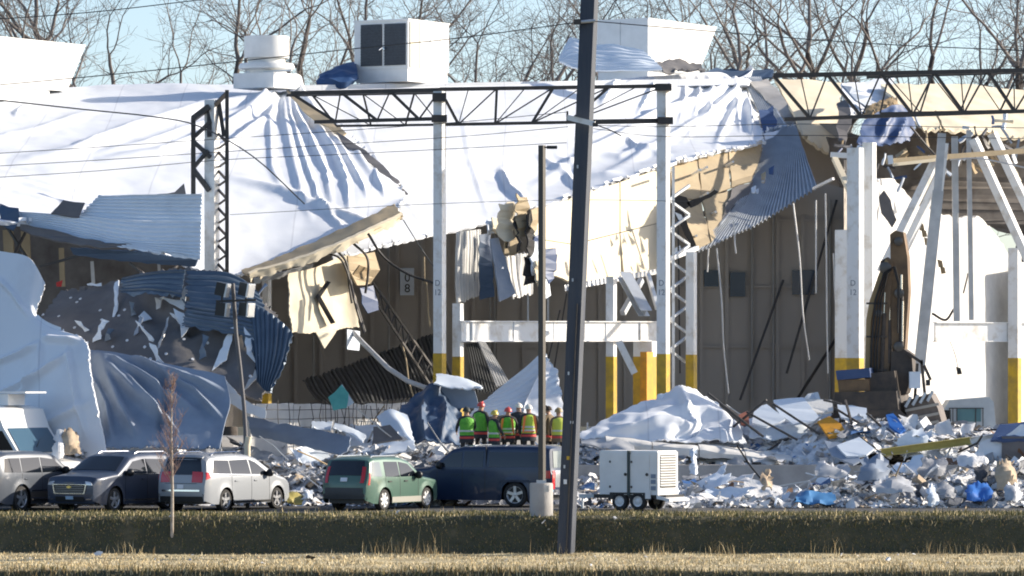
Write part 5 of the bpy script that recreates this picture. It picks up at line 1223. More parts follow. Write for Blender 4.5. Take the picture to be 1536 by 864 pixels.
# --- excavator
em = M('excavator_tan', (.21, .13, .065), (.11, .07, .04), 1.6, .65, detail=8); ed = M('excavator_dark', (.085, .065, .05), (.04, .033, .03), 2, .65, detail=8)
Ye = 170
b = P(1300, 640, Ye)
ex = thing('excavator', 'brown excavator with raised boom working beside the right posts', 'excavator', (b.x, b.y, FLOOR))
def exprism(name, pts, y0, depth, mat, par=None): return MB().prism([P(u, v, Ye) + Vector((0, y0, 0)) for u, v in pts], (depth * .25, depth, 0)).build(name, mat, par or ex)
bo = exprism('boom', [(1296, 616), (1298, 480), (1303, 452), (1316, 414), (1328, 387), (1338, 392), (1336, 430), (1333, 470), (1333, 616)], -.35, .7, em)
exprism('boom_edge', [(1296, 560), (1298, 480), (1303, 452), (1316, 414), (1327, 389), (1331, 393), (1322, 418), (1310, 455), (1305, 482), (1303, 560)], -.40, .06, M('excavator_pale', (.30, .21, .10), rough=.6), bo)
st_ = exprism('stick', [(1334, 352), (1342, 346), (1354, 349), (1360, 385), (1362, 436), (1360, 470), (1356, 530), (1338, 534), (1335, 470), (1335, 400)], -.28, .56, em)
exprism('link', [(1320, 392), (1330, 386), (1340, 400), (1342, 440), (1332, 470), (1324, 460)], -.2, .4, ed)
for a, b_, r in (((1352, 440), (1352, 520), .09), ((1326, 470), (1322, 560), .10), ((1334, 480), (1334, 545), .07)):
    cy = MB().tube([P(*a, Ye - .3), P(*b_, Ye - .3)], r, 10).build('cylinder', ed, ex, smooth=50); MB().tube([P(*a, Ye - .3), P(*a, Ye - .3) + (P(*b_, Ye - .3) - P(*a, Ye - .3)) * -.35], r * .55, 8).build('rod', chrome, cy, smooth=50)
MB().tube([P(1354, 452, Ye - .34), P(1353, 512, Ye - .34)], .05, 8).build('rod', chrome, ex, smooth=50)
exprism('coupler', [(1336, 528), (1352, 522), (1366, 532), (1368, 560), (1358, 590), (1340, 596), (1334, 560)], -.4, .8, ed)
exprism('counterweight', [(1250, 556), (1300, 552), (1302, 566), (1252, 570)], -1.2, 2.2, M('navy_sheet', (.035, .07, .17)))
exprism('engine_cover', [(1253, 570), (1300, 568), (1300, 586), (1255, 588)], -1.15, 2.1, em)
exprism('undercarriage', [(1248, 588), (1340, 586), (1346, 640), (1246, 644)], -1.3, 2.6, ed)
exprism('cab', [(1300, 560), (1338, 556), (1344, 600), (1338, 640), (1298, 640)], -1.0, 1.6, ed)
bk = exprism('bucket', [(1352, 602), (1392, 590), (1404, 612), (1412, 640), (1372, 650), (1360, 628)], -.7, 1.3, M('bucket_steel', (.16, .13, .11), (.10, .08, .07), 3, .6))
for k in range(4): MB().box(P(1362 + k * 11, 603 - k * 3, Ye - .75), (.1, .2, .42), rot=Matrix.Rotation(.5, 3, 'Y')).build('tooth', galv, bk)
for v in (612, 626, 638): MB().bar(P(1358, v + 4, Ye - .74), P(1408, v - 6, Ye - .74), .06, .1).build('rib', M('bucket_pale', (.35, .32, .28), rough=.6), bk)
for a, b_ in (((1362, 530), (1384, 545)), ((1382, 540), (1388, 600)), ((1376, 545), (1372, 600)), ((1386, 548), (1396, 570))): MB().bar(P(*a, Ye - .5), P(*b_, Ye - .5), .1, .1).build('hose', ed, ex)
MB().box(P(1372, 570, Ye - .8), (.4, .3, .6)).build('work_lamp', white_metal, ex); MB().box(P(1392, 574, Ye - .6), (.15, .15, .22)).build('lamp', black, ex)

pin = M('pin_steel', (.12, .11, .10), rough=.4, metal=.6)
for u, v, r in ((1328, 402, .22), (1348, 362, .16), (1349, 440, .18), (1314, 598, .26), (1318, 470, .14), (1348, 520, .18)): MB().lathe([(.001, .06), (r * .55, .06), (r, .03), (r, -.1)], P(u, v, Ye - .40), (0, -1, 0), 14).build('pin', pin, ex, smooth=40)
for du, r in ((0, .035), (5, .03), (9, .03)):
    MB().tube([P(1306 + du, 590, Ye - .45), P(1307 + du, 520, Ye - .46), P(1313 + du, 450, Ye - .46), P(1326 + du * .6, 410, Ye - .5), P(1340 + du * .3, 400, Ye - .55), P(1347 + du * .2, 425, Ye - .45), P(1347, 500, Ye - .42)], r, 6).build('hose', cable_black, ex, smooth=50)
for v in (455, 505, 555): MB().box(P(1315, v, Ye - .38), (.75, .05, .07)).build('weld_plate', ed, ex)
for sg, y in ((0, -1.35), (1, 1.05)):
    tk = MB().prism([P(u, v, Ye) + Vector((0, y, 0)) for u, v in ((1240, 628), (1250, 616), (1345, 614), (1358, 626), (1352, 642), (1248, 644))], (0, .5, 0)).build('track', ed, ex)
    for k in range(7): MB().lathe([(.001, .06), (.16, .06), (.2, .0)], P(1256 + k * 14, 632, Ye) + Vector((0, y, 0)), (0, -1, 0), 12).build('roller', pin, tk)
# ================================================================== RESCUE WORKERS
skin = M('skin', (.45, .27, .19), rough=.6); trouser = M('bunker_trouser', (.035, .033, .035), (.05, .045, .04), 6, .85)
jacket_d = M('dark_jacket', (.03, .032, .036), (.045, .045, .05), 6, .85); coat_t = M('tan_coat', (.20, .15, .09), (.15, .11, .07), 6, .85)
vg = M('green_vest', (.16, .50, .05), (.10, .36, .04), 7, .75, bump=.6, bscale=14); vo = M('orange_trim', (.85, .22, .06), rough=.6); vl = M('lime_trim', (.55, .62, .08), rough=.6); refl = M('reflective_band', (.55, .58, .52), rough=.35); redm = M('red_trim', (.62, .06, .05), rough=.6)
def person(u, Y, z, head, h, label, jacket, vest, style, helmet, arms=0.0, hgt_tilt=0.0):
    x = P(u, 0, Y).x
    t = thing('person', label, 'person', (x, Y, z), head, 'rescue workers in a row')
    S = h / 1.74; G = 1.12           # G: bulk of the turnout gear
    # local frame: faces +Y (away from us), x right
    me = bpy.data.meshes.new('body')
    J = [((0, 0, .95), .155), ((0, .0, 1.12), .15), ((0, .0, 1.32), .175), ((0, .0, 1.46), .12), ((0, .01, 1.54), .062), ((0, .03, 1.63), .092), ((0, .03, 1.71), .09),
         ((-.19, 0, 1.43), .075), ((-.27, .0 + arms * .1, 1.16), .055), ((-.24, .10 + arms * .2, .94 + arms * .12), .042), ((-.22, .14 + arms * .25, .86 + arms * .16), .04),
         ((.19, 0, 1.43), .075), ((.27, .0 + arms * .1, 1.16), .055), ((.24, .10 + arms * .2, .94 + arms * .12), .042), ((.22, .14 + arms * .25, .86 + arms * .16), .04),
         ((-.10, 0, .86), .10), ((-.12, .01, .50), .072), ((-.13, -.02, .10), .05), ((-.14, .12, .045), .045), ((.10, 0, .86), .10), ((.12, .02, .50), .072), ((.14, -.01, .10), .05), ((.15, .13, .045), .045), ((0, .125, 1.66), .018)]
    E = [(0, 1), (1, 2), (2, 3), (3, 4), (4, 5), (5, 6), (3, 7), (7, 8), (8, 9), (9, 10), (3, 11), (11, 12), (12, 13), (13, 14), (0, 15), (15, 16), (16, 17), (17, 18), (0, 19), (19, 20), (20, 21), (21, 22), (5, 23)]
    me.from_pydata([(j[0][0] * S * G, j[0][1] * S, j[0][2] * S) for j in J], E, [])
    o = bpy.data.objects.new('body_rig', me); C.objects.link(o)
    md = o.modifiers.new('skin', 'SKIN'); md.use_smooth_shade = True
    sv = me.skin_vertices[0].data
    for i, j in enumerate(J): sv[i].radius = (j[1] * S * (1.2 if i < 3 else 1.1), j[1] * S * (.80 if i < 4 else 1)); sv[i].use_root = (i == 0)
    sb = o.modifiers.new('sub', 'SUBSURF'); sb.levels = 2; sb.render_levels = 2
    dg = bpy.context.evaluated_depsgraph_get(); dg.update()
    nm = bpy.data.meshes.new_from_object(o.evaluated_get(dg)); nm.name = 'body'
    bpy.data.objects.remove(o)
    nm.materials.clear()
    for m_ in (trouser, jacket, skin): nm.materials.append(m_)
    for p in nm.polygons:
        c = p.center / S
        p.material_index = 2 if c.z > 1.53 or (abs(c.x) > .17 and c.z < .93 + arms * .1 and c.z > .7 and c.y > .10) else (1 if c.z > .93 else 0)
        p.use_smooth = True
    bd = bpy.data.objects.new('body', nm); C.objects.link(bd); bd.parent = t
    # five fingers on each hand, joined on as small chains
    for sg in (-1, 1):
        mb = MB(); hx, hy, hz = sg * .22 * G, .15 + arms * .25, .83 + arms * .16
        for k in range(4):
            f = Vector((hx + sg * (.012 - .008 * k), hy + (k - 1.5) * .019, hz)); Lf = (.07, .08, .075, .06)[k]
            mb.tube([f * S, (f + Vector((-sg * .008, .008, -Lf * .5))) * S, (f + Vector((-sg * .025, .015, -Lf))) * S], [.0095, .009, .007], 5)
        f = Vector((hx - sg * .01, hy + .035, hz + .03)); mb.tube([f * S, (f + Vector((-sg * .02, .025, -.03))) * S, (f + Vector((-sg * .025, .03, -.055))) * S], [.011, .010, .008], 5)
        mb.build('hand', skin, t, False, smooth=60)
    # vest: shell round the torso
    def ring(z, a, b, cy=0.0, n=20): return [Vector((math.cos(2 * math.pi * k / n) * a * G, cy + math.sin(2 * math.pi * k / n) * b, z)) * S for k in range(n)]
    def loft(rs): 
        v = [p for r in rs for p in r]; n = len(rs[0])
        return v, [(i * n + k, i * n + (k + 1) % n, (i + 1) * n + (k + 1) % n, (i + 1) * n + k) for i in range(len(rs) - 1) for k in range(n)]
    if style != 'coat':
        v, f = loft([ring(.90, .215, .165), ring(1.0, .212, .160), ring(1.15, .205, .155), ring(1.3, .225, .165), ring(1.42, .215, .15), ring(1.475, .15, .115), ring(1.50, .085, .08)])
        ve = mk('vest', v, f, vest, t, None, 60, False)
        bands = {'plain': [], 'band': [(1.04, refl)], 'trim': [(1.10, refl), (.99, refl)]}[style]
        for z, m_ in bands:
            v, f = loft([ring(z - .03, .216, .166), ring(z + .03, .214, .164)]); mk('band', v, f, m_, ve, None, 60, False)
        if style == 'trim':
            for sg in (-1, 1): MB().prism([Vector((sg * a * G, -.172 + abs(z - 1.15) * .06, z)) * S for a, z in ((.17, .91), (.205, .91), (.20, 1.15), (.17, 1.44), (.10, 1.46), (.12, 1.3))], (0, .02, 0)).build('trim', vo, ve, False)
            MB().prism([Vector((a, -.178, z)) * S for a, z in ((-.15, .93), (.15, .93), (.15, .97), (-.15, .97))], (0, .02, 0)).build('trim', vo, ve, False)
    v, f = loft([ring(.66, .225, .17), ring(.78, .215, .165), ring(.92, .208, .16)]); ck = mk('coat_hem', v, f, jacket, t, None, 60, False)
    v, f = loft([ring(.79, .219, .169), ring(.86, .217, .167)]); mk('hem_band', v, f, redm, ck, None, 60, False)
    if helmet:
        hm, dark_back = helmet
        mb = MB(); mb.lathe([(.16, -.01), (.135, .0), (.128, .05), (.105, .10), (.06, .135), (.001, .15)], Vector((0, .02, 1.675)) * S, (0, 0, 1), 18)
        hb = mb.build('helmet', hm, t, False, smooth=50)
        MB().bar(Vector((0, -.11, 1.70)) * S, Vector((0, .13, 1.82)) * S, .03, .05).build('ridge', hm, hb, False)
    return t
hy_ = M('yellow_helmet', (.60, .48, .10), rough=.35); hw_ = M('white_helmet', (.72, .70, .62), rough=.35); hr_ = M('red_helmet', (.55, .08, .07), rough=.35); hd_ = M('dark_cap', (.03, .04, .04), rough=.7); ht_ = M('brown_hair', (.05, .035, .025), rough=.8)
Yp = 158.6
zf = 1.42
person(700, Yp - .2, zf - .05, .25, 1.82, 'rescuer in plain bright green vest and dark cap, leftmost of the row', jacket_d, vg, 'band', (hd_, 0), .9)
person(721, Yp + .8, zf + .06, -.6, 1.88, 'rescuer in green vest half hidden behind the leftmost two', jacket_d, vg, 'plain', (hr_, 0))
person(741, Yp - .4, zf - .08, -1.0, 1.74, 'rescuer in green vest with yellow helmet turned to the right', jacket_d, vg, 'band', (hy_, 0), .5)
person(762, Yp + .1, zf - .02, -.15, 1.78, 'rescuer in orange trimmed vest with red helmet', jacket_d, vg, 'trim', (hr_, 0), 1.3)
person(778, Yp + .9, zf, 0, 1.9, 'rescuer in dark jacket with white helmet behind the two orange trimmed vests', jacket_d, jacket_d, 'plain', (hw_, 0))
person(793, Yp - .3, zf, .2, 1.86, 'rescuer in orange trimmed vest with pale helmet, just left of the lamp post', jacket_d, M('lime_vest', (.42, .58, .06), rough=.7), 'trim', (hw_, 0))
person(823, Yp + .5, zf, .9, 1.80, 'bareheaded rescuer in tan coat right of the lamp post', coat_t, coat_t, 'coat', (ht_, 0))
person(838, Yp + .2, zf, .2, 1.74, 'rescuer in lime vest beside the leaning pole', coat_t, vl, 'band', (M('tan_helmet', (.3, .22, .1), rough=.5), 0))

# ================================================================== DEBRIS
def piece(name, label, cat, o, group='wreckage on the ground'): o.name = name; return tag(o, label, cat, group)
def sheet(name, label, cat, rows, mat, n=(24, 18), folds=(), nz=(.08, .7), thick=.05, jag=None, corr=None, seed=0, smooth=40):
    return tag(patch(name, rows, mat, n, folds, nz, thick, None, jag or {'t': 1, 'b': 1.5, 'l': 1.5, 'r': 1.5}, corr, smooth, seed=seed), label, cat, 'wreckage on the ground')
def dshard(name, label, cat, pts, mat, thick=.06, rough=1.0, seed=0):
    return tag(shard(name, pts, mat, thick, None, rough, seed), label, cat, 'wreckage on the ground')
# low white wall with its reinforcement mesh
lw = thing('low_wall', 'low white broken wall with bent reinforcing bars left of centre', 'wall', (P(510, 0, 168).x, 168, FLOOR))
patch('wall_panel', [[(376, 606, 166), (440, 605, 167.5)], [(376, 690, 166), (440, 690, 167.5)]], white_conc, (14, 8), (), (.02, 1), .2, lw, {'t': .8})
patch('wall_panel', [[(441, 606, 167.5), (484, 606, 168.5)], [(441, 690, 167.5), (484, 690, 168.5)]], white_conc, (14, 8), (), (.02, 1), .2, lw, {'t': .8})
patch('wall_panel', [[(485, 607, 168.5), (560, 606, 170.3), (640, 605, 172)], [(485, 690, 168.5), (560, 690, 170.3), (640, 690, 172)]], white_conc, (24, 8), (), (.04, 1), .2, lw, {'t': 1.5})
rr = random.Random(9)
for k in range(46):
    u = 384 + k * 5.6 + rr.uniform(-2, 2); v0 = rr.uniform(598, 612)
    if u < 484 and k % 3: continue
    MB().tube([P(u, v0, 165.4 + (u - 380) * .023), P(u + rr.uniform(-5, 5), (v0 + 650) / 2, 165.3 + (u - 380) * .023), P(u + rr.uniform(-3, 3), 650, 165.4 + (u - 380) * .023)], .016, 5).build('reinforcing_bar', steel_dark, lw)
for v in (614, 628, 640): MB().tube([P(382, v, 165.4), P(440, v + 1, 166.8), P(520, v + rr.uniform(-3, 3), 168.7), P(630, v + 2, 171.2)], .014, 5).build('reinforcing_bar', steel_dark, lw)
dshard('teal_sign', 'small teal and white torn board standing on the low wall', 'board', [(492, 596, 167), (512, 577, 167), (523, 590, 167), (520, 612, 167), (500, 616, 167)], M('teal_board', (.08, .38, .38), (.12, .48, .46), 3, .5), .08, 1)
dshard('white_board', 'thin white board leaning behind the teal board', 'board', [(513, 576, 167.3), (531, 604, 167.3), (522, 610, 167.3), (511, 582, 167.3)], white_metal, .05, .6)
# long fallen panels behind the minivan and the green car
sheet('wreck_sheet', 'long grey fallen wall panel sloping down behind the minivan', 'wall panel', [[(372, 625, 163), (450, 640, 162), (525, 655, 161)], [(374, 640, 162.6), (450, 656, 161.6), (522, 672, 160.6)], [(378, 654, 162.4), (450, 668, 161.4), (512, 682, 160.4)]], grey_tarp, (30, 12), seed=1, nz=(.05, .8))
sheet('wreck_sheet', 'pale blue sheet bent over the rubble left of the rescuers', 'wall panel', [[(565, 624, 163.5), (585, 614, 163.6), (612, 622, 163.4)], [(575, 640, 162.8), (598, 632, 162.8), (618, 650, 162.6)], [(590, 650, 162.4), (605, 654, 162.3), (622, 664, 162)]], white_metal, (16, 14), seed=2)
sheet('wreck_sheet', 'short pale sheet behind the fallen grey panel', 'wall panel', [[(468, 630, 164), (500, 632, 164)], [(466, 643, 163.6), (496, 645, 163.6)]], white_metal, (12, 8), seed=3)
sheet('wreck_sheet', 'pale sheet sliding left of the brown board', 'wall panel', [[(502, 634, 163.8), (525, 640, 163.6), (548, 654, 163.2)], [(500, 644, 163.4), (530, 655, 163), (545, 668, 162.6)]], white_metal, (12, 8), seed=4)
dshard('brown_board', 'brown grey board propped in the rubble above the green car', 'board', [(560, 640, 162.4), (585, 637, 162.4), (604, 658, 162), (558, 666, 162)], tan_dark)
sheet('wreck_sheet', 'curled white panel lying above the roof of the green car', 'wall panel', [[(522, 676, 161), (570, 666, 161), (620, 660, 161)], [(532, 686, 160), (575, 680, 160), (622, 672, 160)]], white_metal, (20, 10), seed=5)
sheet('blue_heap', 'dark blue crumpled sheeting heap just left of the rescuers', 'sheeting', [[(610, 600, 166), (640, 584, 166.5), (668, 590, 166.5), (690, 610, 166.5)], [(600, 622, 165), (640, 616, 165), (672, 622, 165), (694, 640, 165)], [(612, 664, 163), (640, 660, 163), (670, 660, 163), (690, 668, 163)]], M('dark_blue_sheet', (.05, .09, .16)), (40, 30), [([(640, 590), (632, 630), (640, 660)], 5, .3), ([(662, 592), (668, 630), (660, 660)], 5, .3)], (.3, 1.1), seed=6)
sheet('shed_roof', 'small pale canopy roof tilted before the middle post', 'canopy', [[(655, 560, 166.8), (690, 564, 166.6), (724, 580, 166.2)], [(652, 576, 165.8), (690, 582, 165.6), (722, 584, 165.2)]], white_metal, (18, 8), seed=7, nz=(.03, .7))
dshard('canopy_wall', 'shaded blue board under the small pale canopy', 'board', [(652, 578, 166.5), (712, 586, 166.3), (718, 612, 166.2), (662, 612, 166.4)], grey_tarp)
sheet('leaning_deck', 'big pale corrugated sheet leaning behind the rescuers', 'metal sheet', [[(742, 590, 171), (780, 560, 171.4), (815, 528, 171.8)], [(715, 612, 170), (780, 592, 170.4), (836, 560, 170.8)], [(700, 628, 169.4), (780, 620, 169.6), (842, 596, 170)]], white_metal, (20, 60), (), (.04, .6), .04, {'r': 2.5}, (7, .06, 'v'), seed=8)
sheet('leaning_deck', 'torn white edge of sheeting behind the lamp post', 'metal sheet', [[(820, 540, 171), (834, 556, 171.2)], [(790, 598, 169.6), (842, 600, 170)], [(784, 622, 169), (846, 626, 169.4)]], membrane, (18, 18), seed=9, nz=(.15, .9))
# tent-like membrane and the long plank in front of it
sheet('membrane_heap', 'white roof membrane heaped like a tent right of the leaning pole', 'roof membrane', [[(1000, 592, 169.2), (1020, 580, 169.2), (1040, 583, 169.3), (1062, 592, 169.6)], [(945, 612, 167.6), (1000, 606, 167.6), (1050, 612, 167.9), (1095, 622, 168.4)], [(885, 640, 166.2), (960, 636, 166.0), (1050, 640, 166.4), (1112, 648, 167)], [(868, 660, 165.6), (960, 662, 165.4), (1050, 664, 165.8), (1120, 666, 166.4)]], membrane, (60, 40), [([(1022, 582), (1030, 620), (1060, 650)], 6, .3), ([(990, 612), (1060, 618), (1100, 640)], 5, .3), ([(900, 650), (1000, 632), (1050, 640)], 5, .3), ([(1060, 630), (1040, 650), (1000, 655)], 5, -.3)], (.22, .7), seed=10)
pk = thing('fallen_parapet', 'long white fallen roof edge lying across the rubble before the tent-like membrane', 'roof edge', (P(1060, 0, 165.5).x, 165.5, FLOOR))
for k in range(5):
    u0, u1 = 905 + k * 70, 905 + (k + 1) * 70 - 1.5
    vv = lambda u: 648 + (u - 905) * .115
    patch('parapet_panel', [[(u0, vv(u0), 166.4), (u1, vv(u1), 166.4)], [(u0 + 4, vv(u0) + 9, 165.2), (u1 + 4, vv(u1) + 9, 165.2)], [(u0 + 4, vv(u0) + 26 - k * 2.5, 165.1), (u1 + 4, vv(u1) + 25 - k * 2.5, 165.1)]], white_conc, (16, 8), (), (.07, .9), .12, pk, {'b': 1.2, 't': 1.5}, seed=k)
sheet('wreck_sheet', 'grey crumpled panel between the pole and the generator top', 'wall panel', [[(870, 650, 166), (910, 655, 165.6), (950, 668, 165)], [(872, 664, 165), (915, 672, 164.6), (955, 684, 164)]], galv_lt, (16, 10), seed=12, nz=(.15, .9))
for k, (pts, m, lb, ct) in enumerate((
    ([(1226, 632), (1244, 624), (1262, 636), (1270, 652), (1244, 656)], orange, 'orange plastic panel on the white rubble heap', 'panel'),
    ([(1108, 622), (1122, 616), (1124, 634), (1112, 636)], M('brick_red', (.32, .12, .08), rough=.8), 'reddish brick-coloured block on the rubble', 'block'),
    ([(1160, 600), (1205, 596), (1232, 630), (1190, 636), (1170, 622)], white_metal, 'large bright white board on top of the right rubble heap', 'board'),
    ([(1132, 612), (1150, 606), (1178, 628), (1150, 640), (1128, 634)], white_metal, 'grey-white board left of the large bright board', 'board'),
    ([(1205, 598), (1248, 600), (1250, 616), (1215, 620)], white_conc, 'white slab right of the large bright board', 'slab'),
    ([(1256, 606), (1300, 612), (1300, 632), (1262, 626)], white_metal, 'pale slab beside the foot of the excavator', 'slab'),
    ([(1255, 668), (1290, 655), (1312, 672), (1300, 682), (1270, 684)], white_metal, 'pale curved panel at the left end of the yellow beam', 'panel'),
    ([(1236, 660), (1262, 664), (1292, 690), (1280, 696), (1248, 684)], grey_tarp, 'dark grey panel below the orange panel', 'panel'),
    ([(1329, 622), (1340, 620), (1358, 644), (1350, 650), (1334, 638)], M('blue_plastic', (.04, .16, .5), rough=.4), 'small bright blue plastic piece before the excavator bucket', 'scrap'),
    ([(1486, 660), (1500, 636), (1560, 630), (1560, 660)], navy_tarp, 'dark navy tarpaulin at the right edge', 'tarpaulin'))):
    yb = 164.9 + (650 - pts[0][1]) * .02
    dshard('debris_board', lb, ct, [(u, v, yb + (660 - v) * .04) for u, v in pts], m, .08, 1.3, seed=k)
sheet('wreck_sheet', 'crumpled white panel stack under the large bright board', 'panel', [[(1120, 632, 168), (1180, 628, 168.4), (1235, 640, 168.4)], [(1125, 655, 166.8), (1185, 655, 167), (1240, 664, 167)]], white_metal, (24, 12), seed=31, nz=(.25, .9))
yb_ = thing('yellow_beam', 'long yellow painted beam lying across the rubble below the excavator', 'beam', (P(1388, 0, 164.4).x, 164.4, FLOOR))
MB().ibeam(P(1322, 679, 164.4), P(1455, 661, 165.2), .3, .26, .03).build('beam', M('dull_yellow', (.42, .36, .10), (.34, .28, .08), 3, .6), yb_)
MB().ibeam(P(1456, 661, 165.2), P(1560, 646, 165.8), .3, .26, .03).build('beam_end', steel_white, yb_)
MB().box(P(1532, 676, 165), (1.4, .5, 1.0)).build('block', tan_dark, yb_)
rods = random.Random(77)
for k, (a, b_) in enumerate((((1062, 590), (1140, 652)), ((1080, 606), (1145, 655)), ((1120, 618), (1196, 660)), ((1160, 606), (1230, 652)), ((1186, 655), (1120, 695)), ((1268, 600), (1284, 658)), ((1100, 640), (1150, 600)), ((1252, 612), (1310, 648)), ((1300, 620), (1350, 665)), ((1236, 600), (1262, 606)))):
    o = MB().bar(P(*a, 166.8), P(*b_, 166), .07, .07).build('bent_rod', steel_dark)
    tag(o, ('long dark rod slanting down the right side of the tent-like membrane', 'second dark rod beside the long one on the tent-like membrane', 'dark rod running past the brick-coloured block', 'dark rod lying over the large bright board', 'dark rod leaning on the fallen roof edge', 'dark upright rod right of the orange panel', 'thin rod crossing left of the large bright board', 'dark rod above the pale slab by the excavator', 'dark rod slanting before the excavator', 'short dark rod on top of the right rubble heap')[k], 'rod', 'bent rods in the rubble')

# loose pieces too many to count: torn boards, insulation and sheeting
deb_w = M('debris_white', (.78, .78, .78), (.62, .62, .62), 2, .7, bump=.4, bscale=10); deb_g = M('debris_grey', (.36, .37, .39), (.25, .26, .28), 2, .8, bump=.4, bscale=10); deb_t = M('debris_tan', (.52, .42, .30), (.38, .29, .2), 2, .85, bump=.4, bscale=10)
deb_d = M('debris_dark', (.07, .075, .085), (.045, .05, .06), 2, .8); deb_b = M('debris_blue', (.08, .18, .42), (.1, .22, .45), 2, .5); deb_k = M('debris_brown', (.22, .13, .08), (.15, .09, .06), 2, .85)
DM = [deb_w, deb_g, deb_t, deb_d, deb_b, deb_k]
WTS = [66, 20, 5, 5, 2, 2]
deb_m = M('debris_mixed', (.42, .46, .52), (.70, .73, .77), 1.6, .85, bump=.6, bscale=9, detail=8, ramp=(.42, .56), c3=(.45, .38, .30))
def rubble(name, label, n, xr, yr, surf, smin, smax, seed, wts=WTS):
    r_ = random.Random(seed); vs, fs, fm = [], [], []
    for i in range(n):
        x = r_.uniform(*xr); y = r_.uniform(*yr); z0 = surf(x, y)
        if z0 is None: continue
        s = smin * (smax / smin) ** (r_.random() ** 1.6)
        k = r_.choices(range(6), wts)[0]
        kind = r_.random()
        nrm = Vector((r_.gauss(0, .5), r_.gauss(-.3, .5), 1)).normalized(); a = nrm.orthogonal().normalized(); b_ = nrm.cross(a)
        rot = r_.uniform(0, 6.28); a, b_ = a * math.cos(rot) + b_ * math.sin(rot), b_ * math.cos(rot) - a * math.sin(rot)
        c = Vector((x, y, z0 + s * r_.uniform(-.05, .35)))
        base = len(vs)
        if kind < .74:          # bent torn sheet, a net with depth from its crumple
            asp = r_.uniform(.3, .9); g = 3; s *= 1.3
            for j in range(g + 1):
                for q in range(g + 1):
                    e = 1 + (r_.uniform(-.25, .25) if j in (0, g) or q in (0, g) else 0)
                    vs.append(c + a * s * (q / g - .5) * e + b_ * s * asp * (j / g - .5) * e + nrm * s * r_.uniform(-.14, .14))
            for j in range(g):
                for q in range(g):
                    fs.append((base + j * 4 + q, base + j * 4 + q + 1, base + j * 4 + q + 5, base + j * 4 + q + 4)); fm.append(k)
        elif kind < .84:         # chunk
            d = Vector((s * .5, s * r_.uniform(.25, .5), s * r_.uniform(.15, .4)))
            for sx in (-1, 1):
                for sy in (-1, 1):
                    for sz in (-1, 1):
                        j = lambda: r_.uniform(.6, 1.15)
                        vs.append(c + a * d.x * sx * j() + b_ * d.y * sy * j() + nrm * d.z * sz * j())
            for f in ((0, 1, 3, 2), (4, 6, 7, 5), (0, 4, 5, 1), (2, 3, 7, 6), (0, 2, 6, 4), (1, 5, 7, 3)): fs.append(tuple(base + q for q in f)); fm.append(k)
        else:                   # stick
            L = s * r_.uniform(1.0, 2.2); t = s * .05 + .012
            a2 = (a + nrm * r_.uniform(-.6, .6)).normalized(); b2 = a2.orthogonal().normalized(); c2 = a2.cross(b2)
            for e in (-.5, .5):
                for q in range(4):
                    w_ = (b2 * math.cos(q * 1.57) + c2 * math.sin(q * 1.57)) * t
                    vs.append(c + a2 * L * e + w_)
            for q in range(4): fs.append((base + q, base + (q + 1) % 4, base + 4 + (q + 1) % 4, base + 4 + q)); fm.append(k if k != 4 else 3)
    o = mk(name, vs, fs, DM, fm=fm, smooth=48)
    return tag(o, label, 'rubble', kind='stuff')
def heap(x, y, bumps, base=0.0):
    z = base
    for bx, by, rx, ry_, h in bumps:
        d = ((x - bx) / rx) ** 2 + ((y - by) / ry_) ** 2
        if d < 1: z = max(z, base + h * (1 - d))
    return z + .15 * MN.noise(Vector((x * .6, y * .6, 0)))
def ux(u, Y): return P(u, 0, Y).x
front = [(ux(1260, 156), 156.5, 1.6, 2.5, .7), (ux(1340, 158), 158, 2.3, 4, .95), (ux(1450, 158), 158, 2.6, 4, 1.0), (ux(1530, 157), 157, 2.2, 3, 1.3), (ux(1150, 156), 156.5, 2.0, 2, .2), (ux(1060, 160), 160, 1.6, 3, .6), (ux(880, 160), 160, 1.4, 3, .7)]
def surf_front(x, y): return heap(x, y, front, .02)
# solid mass under the loose pieces so that heaps are not hollow
def mass(name, label, xr, yr, surf, nx, ny, mat, jitter=.12, seed=0):
    r_ = random.Random(seed); vs = []
    for j in range(ny + 1):
        for i in range(nx + 1):
            x = xr[0] + (xr[1] - xr[0]) * i / nx; y = yr[0] + (yr[1] - yr[0]) * j / ny
            z = surf(x, y); vs.append((x + r_.uniform(-.1, .1), y, (z if z is not None else -.2) + r_.uniform(-jitter, jitter) - .08))
    W = nx + 1
    fs = [(j * W + i, j * W + i + 1, (j + 1) * W + i + 1, (j + 1) * W + i) for j in range(ny) for i in range(nx)]
    return tag(mk(name, vs, fs, mat), label, 'rubble', kind='stuff')
mass('rubble_mass', 'packed grey rubble before the loading dock on the right', (ux(850, 158), 19), (153.5, 164.2), surf_front, 220, 90, deb_m, .10, seed=1)
rubble('rubble', 'loose torn boards and sheeting strewn before the loading dock', 7500, (ux(850, 158), 18.5), (152.6, 164), surf_front, .07, .5, 2)
dockb = [(ux(1190, 168), 171, 5.0, 5, 1.3), (ux(1310, 167), 167.2, 4.5, 3, 1.5), (ux(1000, 170), 172, 5, 6, 1.2), (ux(620, 168), 170, 3.5, 5, 1.3), (ux(450, 168), 170, 4, 4, .7), (ux(1480, 170), 172, 4, 5, 1.2)]
def surf_dock(x, y): return heap(x, y, dockb, FLOOR)
mass('rubble_mass', 'packed grey rubble heaped on the hall floor', (-19, 20), (164.6, 184), surf_dock, 240, 90, deb_m, .10, seed=3)
rubble('rubble', 'loose torn boards and sheeting strewn over the hall floor', 6500, (-10, 19.5), (164.3, 180), surf_dock, .07, .6, 4)
